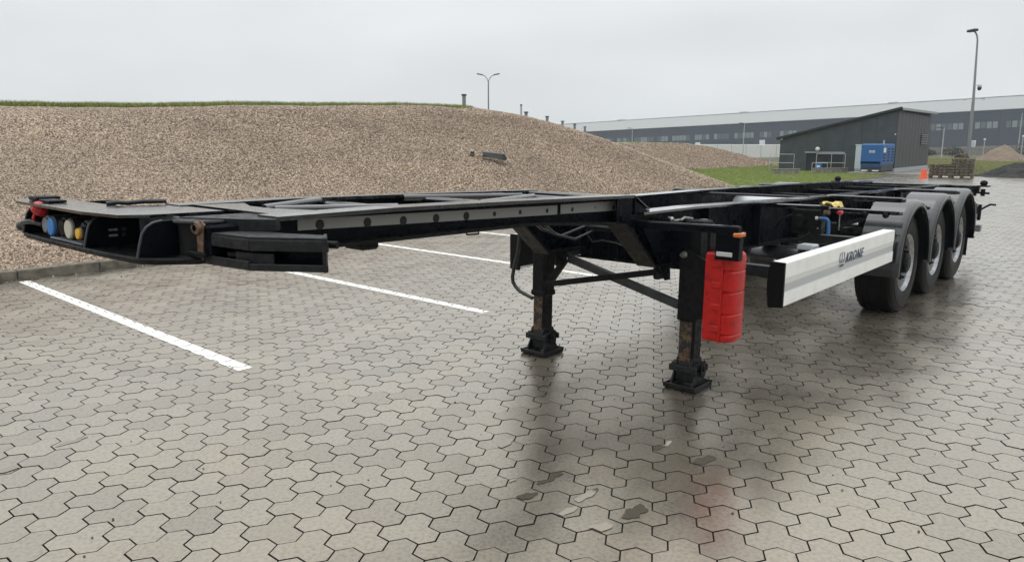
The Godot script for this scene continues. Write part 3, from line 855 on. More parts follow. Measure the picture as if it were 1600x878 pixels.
func extinguisher_box(t: Node3D) -> void:
	var p := Node3D.new()
	p.name = "extinguisher_box"; t.add_child(p, true)
	# plan outline (u, w): shallow back tray and a bowed lid
	var tray := PackedVector2Array([Vector2(4.30, 1.010), Vector2(4.30, 1.125), Vector2(4.53, 1.125), Vector2(4.53, 1.010)])
	var levels := [[0.575, 0.016], [0.588, 0.004], [0.60, 0.0], [1.105, 0.0], [1.128, 0.006], [1.142, 0.030]]
	var lid := []
	for k in 13:
		var a := PI * k / 12.0
		lid.append(Vector2(4.415 - cos(a) * 0.118, 1.136 + pow(sin(a), 0.55) * 0.068))
	var g := Geo.new()
	for k in levels.size() - 1:
		for j in 4:
			var q := []
			for e in [[k, j], [k, j + 1], [k + 1, j + 1], [k + 1, j]]:
				var l: Array = levels[e[0]]
				var pt: Vector2 = tray[e[1] % 4]
				var cc := Vector2(4.415, 1.08)
				pt = cc + (pt - cc) * (1.0 - l[1] * 3.0)
				q.append(Vector3(pt.x, l[0], pt.y))
			g.quad(q[0], q[1], q[2], q[3], (q[0] + q[2]) * 0.5 - Vector3(4.415, 0.86, 1.06))
	obj("tray", g, M.red_plastic, p)
	g = Geo.new()
	# the lid has grooves running round it
	var rows := [[0.568, -0.035], [0.580, -0.008], [0.592, 0.0]]
	for v in [0.622, 0.755, 0.895, 1.030]:
		rows.append_array([[v - 0.010, 0.0], [v - 0.004, -0.009], [v + 0.004, -0.009], [v + 0.010, 0.0]])
	rows.append_array([[1.10, 0.0], [1.128, -0.008], [1.142, -0.03], [1.147, -0.06]])
	for k in rows.size() - 1:
		for j in 12:
			var q := []
			for e in [[k, j], [k, j + 1], [k + 1, j + 1], [k + 1, j]]:
				var pt: Vector2 = lid[e[1]]
				var cc := Vector2(4.415, 1.133)
				pt = cc + (pt - cc) * (1.0 + rows[e[0]][1] * 7.0)
				q.append(Vector3(pt.x, rows[e[0]][0], pt.y))
			g.quad(q[0], q[1], q[2], q[3], (q[0] + q[1] + q[2] + q[3]) * 0.25 - Vector3(4.415, 0.86, 1.09))
	obj("lid", g, M.red_plastic, p)
	g = Geo.new()
	plan_profile(g, [Vector2(4.288, 1.124), Vector2(4.288, 1.1365), Vector2(4.541, 1.1365), Vector2(4.541, 1.124)], 0.572, 1.138)
	obj("seam_rim", g, M.red_plastic, p)
	for v in [0.66, 0.80, 0.94, 1.07]:
		g = Geo.new()
		g.bx(4.288, 4.302, v - 0.018, v + 0.018, 1.06, 1.14, 0.005)
		obj("latch", g, M.red_plastic, p)
	g = Geo.new()
	g.bx(4.35, 4.52, 0.62, 1.30, 0.985, 1.009, 0.004)
	obj("back_plate", g, M.black_worn, p)

func side_guard(t: Node3D, s: float) -> void:
	var p := Node3D.new()
	p.name = part_name("side_guard", t); t.add_child(p, true)
	p.transform = Transform3D(Basis(Vector3(0, 0, 1), 0.0135), Vector3(5.02, 0.7125, s * 1.25))
	var Lg := 2.71
	var g := Geo.new()
	# profile in (height, depth): white bands step round a grey one
	var prof := [[0.0, -0.10], [0.0, -0.004], [0.004, 0.0], [0.098, 0.0]]
	var up := [[0.199, -0.001], [0.201, 0.0], [0.302, 0.0], [0.3065, -0.004], [0.3065, -0.10]]
	for run in [prof, up]:
		for k in run.size() - 1:
			var a: Array = run[k]
			var b: Array = run[k + 1]
			g.quad(Vector3(0, a[0], s * a[1]), Vector3(Lg, a[0], s * a[1]), Vector3(Lg, b[0], s * b[1]), Vector3(0, b[0], s * b[1]), Vector3(0, (a[0] + b[0]) * 0.5 - 0.15, s * 0.12 if k > 0 and k < run.size() - 2 else 0.0))
	obj("panel", g, M.guard_white, p)
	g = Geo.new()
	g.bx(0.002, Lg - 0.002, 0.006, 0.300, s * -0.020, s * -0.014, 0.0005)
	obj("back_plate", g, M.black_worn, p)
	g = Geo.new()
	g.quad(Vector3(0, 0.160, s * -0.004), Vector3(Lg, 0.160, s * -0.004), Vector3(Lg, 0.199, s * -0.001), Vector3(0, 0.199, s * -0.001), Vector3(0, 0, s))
	obj("shaded_facet", g, M.guard_facet_shade, p)  # painted facet shade, same white panel in a darker tone
	g = Geo.new()
	g.quad(Vector3(0, 0.098, 0), Vector3(Lg, 0.098, 0), Vector3(Lg, 0.104, s * -0.004), Vector3(0, 0.104, s * -0.004), Vector3(0, 0, s))
	g.quad(Vector3(0, 0.104, s * -0.004), Vector3(Lg, 0.104, s * -0.004), Vector3(Lg, 0.160, s * -0.004), Vector3(0, 0.160, s * -0.004), Vector3(0, 0, s))
	obj("grey_stripe", g, M.guard_grey, p)
	# black end caps, bowed
	for e in [[0.0, -1.0], [Lg, 1.0]]:
		g = Geo.new()
		g.prism(PackedVector2Array([Vector2(0.002, -0.004), Vector2(-0.10, -0.012), Vector2(-0.113, 0.08), Vector2(-0.116, 0.16), Vector2(-0.110, 0.24), Vector2(-0.098, 0.312), Vector2(0.002, 0.309)]), 0.0, 0.022, Transform3D(Basis(Vector3(0, 0, s), Vector3(0, 1, 0), Vector3(e[1], 0, 0)), Vector3(e[0], 0, 0)))
		obj("end_cap", g, M.rubber, p)
	if s < 0: return
	# emblem and name on the panel
	g = Geo.new()
	var at := Vector2(1.125, 0.142)
	var stroke := func(pts: Array, w: float) -> void:
		for k in pts.size() - 1:
			var a: Vector2 = at + pts[k]
			var b: Vector2 = at + pts[k + 1]
			var nn := (b - a).normalized().orthogonal() * w * 0.5
			g.quad(Vector3(a.x + nn.x, a.y + nn.y, 0.0012), Vector3(b.x + nn.x, b.y + nn.y, 0.0012), Vector3(b.x - nn.x, b.y - nn.y, 0.0012), Vector3(a.x - nn.x, a.y - nn.y, 0.0012), Vector3.BACK)
	stroke.call([Vector2(0.035, 0.026), Vector2(0.012, 0.058), Vector2(0.012, 0.085), Vector2(0.034, 0.108)], 0.017)
	stroke.call([Vector2(0.072, 0.026), Vector2(0.066, 0.05), Vector2(0.068, 0.085), Vector2(0.076, 0.112)], 0.017)
	stroke.call([Vector2(0.108, 0.026), Vector2(0.128, 0.058), Vector2(0.130, 0.085), Vector2(0.112, 0.108)], 0.017)
	stroke.call([Vector2(0.022, 0.004), Vector2(0.120, 0.004)], 0.016)
	obj("emblem", g, M.letter_blue, p)
	var tm := TextMesh.new()
	var sf := SystemFont.new()
	sf.font_names = PackedStringArray(["Droid Sans"])
	sf.font_weight = 700
	tm.font = sf
	tm.text = "KRONE"
	tm.font_size = 64
	tm.pixel_size = 0.1 / 64.0 * 1.05
	tm.depth = 0.0
	tm.horizontal_alignment = HORIZONTAL_ALIGNMENT_LEFT
	tm.vertical_alignment = VERTICAL_ALIGNMENT_BOTTOM
	var arr := tm.get_mesh_arrays()
	var vv: PackedVector3Array = arr[Mesh.ARRAY_VERTEX]
	var ii: PackedInt32Array = arr[Mesh.ARRAY_INDEX]
	var lo := Vector3(1e9, 1e9, 0)
	var hi := -lo
	for q in vv:
		lo = lo.min(q); hi = hi.max(q)
	g = Geo.new()
	for pass_ in 2:   # a second, slightly shifted set of outlines thickens the strokes
		for k in range(0, ii.size(), 3):
			var tri := []
			for j in 3:
				var q := vv[ii[k + j]]
				var x := (q.x - lo.x) / (hi.x - lo.x) * 0.452
				var y := (q.y - lo.y) / (hi.y - lo.y) * 0.080
				tri.append(Vector3(1.285 + x + y * 0.30 + pass_ * 0.003, 0.158 + y, 0.0012 + 0.0006 * pass_))
			g.flat(tri[0], tri[1], tri[2], Vector3.BACK)
	obj("lettering", g, M.letter_blue, p)

func guard_supports(t: Node3D) -> void:
	for s in [1.0, -1.0]:
		for u in [5.30, 7.35]:
			var g := Geo.new()
			g.bar(Vector3(u, 0.905 if u < 6 else 0.95, s * 0.48), Vector3(u, 0.90 if u < 6 else 0.95, s * 1.14), 0.05, 0.10, Vector3.UP, 0.008)
			obj("guard_support", g, M.tank_dark if s > 0 else M.black_worn, t)
	var g := Geo.new()
	g.bar(Vector3(5.30, 0.99, 1.05), Vector3(5.33, 0.955, 1.13), 0.03, 0.02)
	obj("support_clip", g, M.steel, t)

func make_wheel(t: Node3D, at: Vector3, s: float) -> Node3D:
	var p := Node3D.new()
	p.name = part_name("wheel", t); t.add_child(p, true)
	p.position = at
	p.basis = Basis(Vector3.RIGHT, PI / 2 * s)   # local y points outward
	var g := Geo.new()
	var prof := [Vector2(0.288, 0.150), Vector2(0.300, 0.178), Vector2(0.34, 0.190), Vector2(0.40, 0.194), Vector2(0.455, 0.190), Vector2(0.490, 0.180), Vector2(0.496, 0.176), Vector2(0.512, 0.168), Vector2(0.524, 0.150)]
	var y := 0.150
	while y > -0.13:
		prof.append_array([Vector2(0.528, y - 0.004), Vector2(0.529, y - 0.050), Vector2(0.519, y - 0.053), Vector2(0.519, y - 0.061)])
		y -= 0.0645
	prof.append_array([Vector2(0.524, -0.160), Vector2(0.496, -0.180), Vector2(0.40, -0.194), Vector2(0.30, -0.178), Vector2(0.288, -0.15)])
	g.lathe(prof, Transform3D(), 44)
	# raised rings on the sidewall
	g.lathe([Vector2(0.445, 0.1905), Vector2(0.447, 0.194), Vector2(0.452, 0.194), Vector2(0.454, 0.1905)], Transform3D(), 44)
	obj("tyre", g, M.rubber, p)
	g = Geo.new()
	g.lathe([Vector2(0.288, 0.14), Vector2(0.302, 0.176), Vector2(0.300, 0.186), Vector2(0.292, 0.186), Vector2(0.284, 0.172), Vector2(0.270, 0.150), Vector2(0.262, 0.085), Vector2(0.250, 0.072), Vector2(0.225, 0.080), Vector2(0.190, 0.100), Vector2(0.120, 0.104), Vector2(0.12, 0.0)], Transform3D(), 40)
	g.lathe([Vector2(0.288, -0.14), Vector2(0.262, -0.05), Vector2(0.262, 0.09)], Transform3D(), 40)
	obj("rim", g, M.rim_silver, p)
	for k in 10:
		var a := TAU * (k + 0.5) / 10
		g = Geo.new()
		g.lathe([Vector2(0.0, 0.004), Vector2(0.022, 0.003), Vector2(0.026, -0.004)], Transform3D(Basis(Vector3.RIGHT, 0.0), Vector3(cos(a) * 0.222, 0.084, sin(a) * 0.222)), 10)
		obj("hand_hole", g, M.hole_black, p)
	for k in 10:
		var a := TAU * k / 10
		g = Geo.new()
		g.lathe([Vector2(0.028, 0.0), Vector2(0.026, 0.008), Vector2(0.0215, 0.008), Vector2(0.0205, 0.045), Vector2(0.013, 0.048), Vector2(0.013, 0.070), Vector2(0, 0.071)], Transform3D(Basis(), Vector3(cos(a) * 0.1675, 0.100, sin(a) * 0.1675)), 8)
		obj("wheel_nut", g, M.black_worn, p)
	g = Geo.new()
	g.lathe([Vector2(0.135, 0.100), Vector2(0.133, 0.118), Vector2(0.110, 0.126), Vector2(0.106, 0.190), Vector2(0.095, 0.205), Vector2(0.075, 0.208), Vector2(0.07, 0.215), Vector2(0, 0.218)], Transform3D(), 28)
	obj("hub", g, M.black_worn, p)
	return p

func make_fender(t: Node3D, at: Vector3, s: float) -> void:
	var p := Node3D.new()
	p.name = part_name("fender", t); t.add_child(p, true)
	p.position = at
	var g := Geo.new()
	# section: (outward offset, w) from the inner edge to the rolled outer lip
	var sec := [Vector2(-0.012, -0.135), Vector2(0.0, -0.130), Vector2(0.0, 0.195), Vector2(-0.004, 0.222), Vector2(-0.014, 0.243), Vector2(-0.030, 0.256), Vector2(-0.050, 0.260), Vector2(-0.066, 0.260)]
	var steps := 30
	var arc := []
	for k in steps + 1:
		var a := lerpf(deg_to_rad(187), deg_to_rad(-2), float(k) / steps)
		var row := []
		for e in sec:
			row.append(Vector3(cos(a) * (0.620 + e.x), sin(a) * (0.665 + e.x), s * e.y))
		arc.append(row)
	for k in steps:
		for j in sec.size() - 1:
			var o: Vector3 = (arc[k][j] + arc[k + 1][j + 1]) * 0.5
			var outw := Vector3(o.x, o.y, 0) if j < 3 else Vector3(o.x, o.y, s * 0.5)
			g.quad(arc[k][j], arc[k + 1][j], arc[k + 1][j + 1], arc[k][j + 1], outw)
	obj("fender_shell", g, M.fender_plastic, p)
	g = Geo.new()
	for r in [[-0.070, 0.0085]]:
		var pts := []
		for k in steps + 1:
			var a := lerpf(deg_to_rad(187), deg_to_rad(-2), float(k) / steps)
			pts.append(Vector3(cos(a) * (0.620 + r[0]), sin(a) * (0.665 + r[0]), s * 0.258))
		g.tube(pts, r[1], 6)
	obj("fender_lip", g, M.rubber, p)
	for a in [150.0, 165.0]:
		g = Geo.new()
		var q := Vector3(cos(deg_to_rad(a)) * 0.625, sin(deg_to_rad(a)) * 0.67, 0)
		for w in [-0.05, 0.08]:
			g.bar(q + Vector3(0, 0, s * w), q + Vector3(0, 0, s * (w + 0.05)), 0.02, 0.012, Vector3(q.x, q.y, 0))
		obj("fender_rib", g, M.fender_plastic, p)

func running_gear(t: Node3D) -> void:
	var g: Geo
	for a in [[8.52, 0.647], [9.80, 0.667], [11.05, 0.688]]:
		for s in [1.0, -1.0]:
			make_wheel(t, Vector3(a[0], a[1], s * 1.008), s)
			make_fender(t, Vector3(a[0], a[1], s * 1.015), s)
		g = Geo.new()
		g.tube([Vector3(a[0], a[1], -0.82), Vector3(a[0], a[1], 0.82)], 0.07, 14)
		obj("axle", g, M.black_worn, t)
		for s in [1.0, -1.0]:
			g = Geo.new()
			g.bar(Vector3(a[0] - 0.55, a[1] + 0.18, s * 0.55), Vector3(a[0] + 0.1, a[1] - 0.05, s * 0.55), 0.09, 0.06)
			g.bx(a[0] - 0.62, a[0] - 0.46, a[1] + 0.05, a[1] + 0.42, s * 0.49, s * 0.61, 0.01)
			obj("trailing_arm", g, M.black_worn, t)
			g = Geo.new()
			g.lathe([Vector2(0, -0.02), Vector2(0.10, -0.02), Vector2(0.12, 0.03), Vector2(0.14, 0.08), Vector2(0.13, 0.14), Vector2(0.14, 0.20), Vector2(0.12, 0.25), Vector2(0, 0.26)], Transform3D(Basis(), Vector3(a[0] + 0.30, a[1] + 0.05, s * 0.56)), 18)
			obj("air_spring", g, M.rubber, t)
	# fender stays and container supports on the near and far sides
	for s in [1.0, -1.0]:
		for e in [[7.80, 1.232, 1.262, 0.045], [7.95, 1.352, 1.24, 0.05], [9.18, 1.22, 1.20, 0.05], [10.46, 1.345, 1.24, 0.05], [10.43, 1.22, 1.20, 0.05]]:
			g = Geo.new()
			g.bar(Vector3(e[0], e[1] - e[3] * 0.5, s * 0.52), Vector3(e[0], e[1] - e[3] * 0.5, s * e[2]), 0.05, e[3], Vector3.UP, 0.008)
			g.lathe([Vector2(0.022, -0.01), Vector2(0.022, 0.02), Vector2(0.014, 0.028), Vector2(0, 0.028)], Transform3D(Basis(Vector3.RIGHT, PI / 2 * s), Vector3(e[0], e[1] - e[3] * 0.5, s * e[2])), 10)
			obj("fender_stay", g, M.black_wet, t)
	for w in [0.95, 1.14]:
		g = Geo.new()
		g.lathe([Vector2(0, 0.03), Vector2(0.02, 0.025), Vector2(0.03, 0.0), Vector2(0.03, -0.02)], Transform3D(Basis(Vector3.BACK, PI / 2), Vector3(7.775, 1.185, w)), 12)
		obj("stay_bolt", g, M.black_worn, t)

func air_system(t: Node3D) -> void:
	var g := Geo.new()
	# transverse air tank between the beams and another below the near beam
	g.lathe([Vector2(0, 0.0), Vector2(0.06, 0.008), Vector2(0.10, 0.03), Vector2(0.118, 0.065), Vector2(0.12, 0.09), Vector2(0.12, 1.05), Vector2(0.10, 1.11), Vector2(0, 1.14)], Transform3D(Basis(Vector3.RIGHT, PI / 2), Vector3(8.02, 1.172, -0.86)), 24)
	obj("air_tank", g, M.tank_pale, t)
	g = Geo.new()
	g.lathe([Vector2(0, 0.0), Vector2(0.08, 0.01), Vector2(0.105, 0.05), Vector2(0.11, 0.09), Vector2(0.11, 0.60), Vector2(0.095, 0.66), Vector2(0, 0.69)], Transform3D(Basis(Vector3.RIGHT, PI / 2), Vector3(6.62, 0.83, 0.30)), 24)
	obj("air_tank", g, M.tank_dark, t)
	g = Geo.new()
	g.bx(6.53, 6.70, 0.93, 0.975, 0.76, 0.90, 0.012)
	obj("tank_block", g, M.cabinet_white, t)
	g = Geo.new()
	g.tube([Vector3(7.17, 1.352, -0.50), Vector3(7.50, 1.338, 0.50)], 0.012, 8)
	obj("conduit", g, M.dark_edge, t)
	# outrigger with the brake valves at its end
	g = Geo.new()
	g.bar(Vector3(6.5, 1.308, 0.50), Vector3(6.5, 1.314, 1.030), 0.06, 0.035, Vector3.UP, 0.006)
	obj("valve_arm", g, M.black_wet, t)
	var p := Node3D.new()
	p.name = "brake_valve"; t.add_child(p, true)
	g = Geo.new()
	g.bx(6.46, 6.58, 1.08, 1.30, 0.72, 0.98, 0.015)
	g.lathe([Vector2(0.05, -0.06), Vector2(0.06, 0.0), Vector2(0.05, 0.06), Vector2(0, 0.062)], Transform3D(Basis(Vector3.BACK, PI / 2), Vector3(6.46, 1.19, 0.80)), 14)
	g.tube([Vector3(6.45, 1.12, 0.60), Vector3(6.42, 1.20, 0.66), Vector3(6.44, 1.24, 0.74)], 0.012, 6)
	g.tube([Vector3(6.45, 1.10, 0.9), Vector3(6.40, 1.04, 0.84), Vector3(6.42, 1.0, 0.7)], 0.012, 6)
	obj("valve_body", g, M.black_worn, p)
	g = Geo.new()
	g.tube([Vector3(6.46, 1.222, 0.965), Vector3(6.44, 1.222, 1.03), Vector3(6.44, 1.205, 1.045), Vector3(6.44, 1.12, 1.052), Vector3(6.44, 1.09, 1.05)], 0.016, 8)
	obj("blue_handle", g, M.blue_dark, p)
	g = Geo.new()
	g.tube([Vector3(6.5, 1.20, 0.94), Vector3(6.47, 1.13, 0.955)], 0.014, 8)
	g.ball(Vector3(6.47, 1.222, 0.94), Vector3(0.02, 0.02, 0.02), 8)
	obj("valve_spindle", g, M.cream, p)
	g = Geo.new()
	g.bx(6.47, 6.53, 1.255, 1.292, 0.985, 1.03, 0.006)
	obj("valve_cap", g, M.rust_lever, p)
	g = Geo.new()
	g.bx(6.58, 6.64, 1.255, 1.285, 1.06, 1.10, 0.008)
	obj("red_knob", g, M.red_cap, p)
	g = Geo.new()
	g.tube([Vector3(6.61, 1.26, 1.08), Vector3(6.61, 1.12, 1.08)], 0.006, 6)
	obj("knob_rod", g, M.steel, p)
	# folded cloth on top of the valves
	g = Geo.new()
	rng.seed = 5
	var P := []
	for i in 7:
		for k in 7:
			P.append(Vector3(6.46 + i * 0.045, 1.332 + rng.randf() * 0.03 - (0.03 if k == 6 else 0.0), 0.95 + k * 0.020))
	for i in 6:
		for k in 6:
			g.quad(P[i * 7 + k], P[i * 7 + 7 + k], P[i * 7 + 8 + k], P[i * 7 + k + 1], Vector3.UP)
	obj("yellow_strap", g, M.yellow_cloth, t)
	# fittings on the near beam behind the neck
	g = Geo.new()
	g.lathe([Vector2(0.05, 0.0), Vector2(0.048, 0.012), Vector2(0.032, 0.03), Vector2(0.0, 0.035)], Transform3D(Basis(), Vector3(5.06, 1.245, 0.60)), 16)
	obj("work_lamp", g, M.tank_grey, t)
	g = Geo.new()
	g.bx(5.0, 5.13, 1.235, 1.245, 0.52, 0.66, 0.003)
	obj("lamp_bracket", g, M.black_worn, t)
	g = Geo.new()
	g.tube([Vector3(4.58, 1.315, 0.57), Vector3(4.62, 1.29, 0.60), Vector3(4.72, 1.29, 0.60), Vector3(4.80, 1.30, 0.58), Vector3(4.92, 1.285, 0.58)], 0.011, 6)
	g.ball(Vector3(4.60, 1.30, 0.59), Vector3(0.018, 0.02, 0.018), 8)
	obj("pipe_fitting", g, M.steel, t)

func rear_end(t: Node3D) -> void:
	var g := Geo.new()
	g.box(Transform3D(Basis(), Vector3(13.24, 1.262, 0)), Vector3(0.12, 0.128, 2.06), 0.012)
	obj("rear_bolster", g, M.black_wet, t)
	for s in [1.0, -1.0]:
		var p := Node3D.new()
		p.name = part_name("twist_lock", t); t.add_child(p, true)
		g = Geo.new()
		g.bx(13.14, 13.34, 1.305, 1.325, s * 1.0, s * 1.15, 0.006)
		g.lathe([Vector2(0.035, 1.325), Vector2(0.05, 1.345), Vector2(0.052, 1.37), Vector2(0.036, 1.395), Vector2(0, 1.405)], Transform3D(Basis(), Vector3(13.24, 0, s * 1.07)), 14)
		obj("lock_head", g, M.black_worn, p)
		g = Geo.new()
		g.tube([Vector3(13.24, 1.27, s * 1.07), Vector3(13.24, 1.165, s * 1.07)], 0.03, 10)
		g.tube([Vector3(13.22, 1.215, s * 0.98), Vector3(13.22, 1.208, s * 1.16)], 0.016, 8)
		g.bx(13.17, 13.25, 1.165, 1.20, s * 0.93, s * 0.99, 0.006)
		obj("lock_handle", g, M.black_worn, p)
		# tail lamp cluster on its bracket
		var q := Node3D.new()
		q.name = part_name("tail_lamp", t); t.add_child(q, true)
		g = Geo.new()
		g.bx(13.10, 13.19, 0.70, 1.09, s * 0.90, s * 0.96, 0.01)
		g.tube([Vector3(13.12, 1.10, s * 0.90), Vector3(13.10, 1.07, s * 1.0), Vector3(13.10, 1.0, s * 1.04), Vector3(13.10, 0.90, s * 1.05)], 0.014, 8)
		g.bx(13.16, 13.22, 0.80, 1.04, s * 1.04, s * 1.085, 0.008)
		g.tube([Vector3(13.10, 0.97, s * 1.09), Vector3(13.2, 1.045, s * 1.19), Vector3(13.2, 1.042, s * 1.265)], 0.016, 8)
		obj("lamp_bracket", g, M.black_worn, q)
		g = Geo.new()
		g.bx(13.08, 13.13, 0.60, 1.06, s * 0.955, s * 1.045, 0.012)
		g.bx(13.07, 13.14, 0.53, 0.56, s * 0.92, s * 1.05, 0.006)
		obj("lamp_housing", g, M.tank_grey, q)
		g = Geo.new()
		g.bx(13.08, 13.20, 0.635, 0.735, s * 1.05, s * 1.115, 0.01)
		obj("marker_housing", g, M.tank_grey, q)
		g = Geo.new()
		g.bx(11.86, 11.872, 0.40, 1.05, s * 0.80, s * 1.17, 0.003)
		obj("mudflap", g, M.rubber, t)
	g = Geo.new()
	g.bx(13.0, 13.1, 0.50, 0.62, -0.8, 0.8, 0.01)
	obj("underrun_bar", g, M.black_worn, t)
	for u in [5.6, 7.0, 8.9, 10.3, 11.7, 12.7]:
		g = Geo.new()
		g.bx(u - 0.05, u + 0.05, 1.10 if u > 8 else 1.02, 1.30 if u > 8 else 1.18, -0.494, 0.494, 0.01)
		obj("crossmember", g, M.black_paint, t)

func trailer() -> void:
	var t := thing("semi_trailer", "black three-axle container chassis semi-trailer parked on its landing legs", "trailer")
	t.transform = TR
	front_end(t)
	neck_beam(t, 1.0)
	neck_beam(t, -1.0)
	neck_deck(t)
	main_beam(t, 1.0)
	main_beam(t, -1.0)
	landing_gear(t)
	outriggers(t)
	extinguisher_box(t)
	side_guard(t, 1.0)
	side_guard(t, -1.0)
	guard_supports(t)
	running_gear(t)
	air_system(t)
	rear_end(t)

# ---------------------------------------------------------------- pavement
const HEX := 0.0786

func paver_outline(inset: float) -> PackedVector2Array:
	# three hexagons grown together: two towards the bank, one towards the camera
	var r3 := sqrt(3.0)
	var a := HEX
	# outline around the common corner at the origin
	var p := PackedVector2Array([
		Vector2(0, -a), Vector2(r3 / 2 * a, -1.5 * a), Vector2(r3 * a, -a), Vector2(r3 * a, 0), Vector2(r3 / 2 * a, 0.5 * a),
		Vector2(r3 / 2 * a, 1.5 * a), Vector2(0, 2 * a), Vector2(-r3 / 2 * a, 1.5 * a), Vector2(-r3 / 2 * a, 0.5 * a),
		Vector2(-r3 * a, 0), Vector2(-r3 * a, -a), Vector2(-r3 / 2 * a, -1.5 * a)])
	var q := Geometry2D.offset_polygon(p, -inset, Geometry2D.JOIN_MITER)
	return q[0]

func paver_mesh(tone: Variant) -> ArrayMesh:
	var g := Geo.new()
	var side := Geo.new()
	if tone != null:
		for q in [g, side]:
			q.tinted = true; q.tint = tone
	var top := paver_outline(0.0040)
	var low := paver_outline(0.0026)
	for k in 12:
		var j := (k + 1) % 12
		g.flat(Vector3(0, 0, 0), Vector3(top[k].x, 0, top[k].y), Vector3(top[j].x, 0, top[j].y), Vector3.UP)
	# pair every top corner with the nearest low corner
	var pair := []
	for k in 12:
		var best := 0
		for j in 12:
			if low[j].distance_to(top[k]) < low[best].distance_to(top[k]): best = j
		pair.append(low[best])
	for k in 12:
		var j := (k + 1) % 12
		var o := (top[k] + top[j]) * 0.5
		var e := (top[j] - top[k]).orthogonal()
		var sgn := 1.0 if Geometry2D.is_point_in_polygon(o + e.normalized() * 0.002, top) else -1.0
		side.quad(Vector3(top[k].x, 0, top[k].y), Vector3(top[j].x, 0, top[j].y), Vector3(pair[j].x, -0.016, pair[j].y), Vector3(pair[k].x, -0.016, pair[k].y), Vector3(-e.x * sgn, 0.003, -e.y * sgn))
	var m := g.mesh()
	m.surface_set_material(0, M.paver)
	var a := side.mesh().surface_get_arrays(0)
	m.add_surface_from_arrays(Mesh.PRIMITIVE_TRIANGLES, a)
	m.surface_set_material(1, M.joint_sand)
	return m

var lines := [[Vector2(2.985, -10.86), Vector2(2.868, -5.24)], [Vector2(5.66, -10.86), Vector2(5.56, -5.16)], [Vector2(8.27, -10.86), Vector2(8.11, -5.2)], [Vector2(10.72, -10.86), Vector2(10.57, -5.2)], [Vector2(13.3, -10.86), Vector2(13.1, -5.2)]]

func near_line(p: Vector2) -> int:
	for k in lines.size():
		if seg_dist(p, lines[k][0], lines[k][1]) < 0.24: return k
	return -1

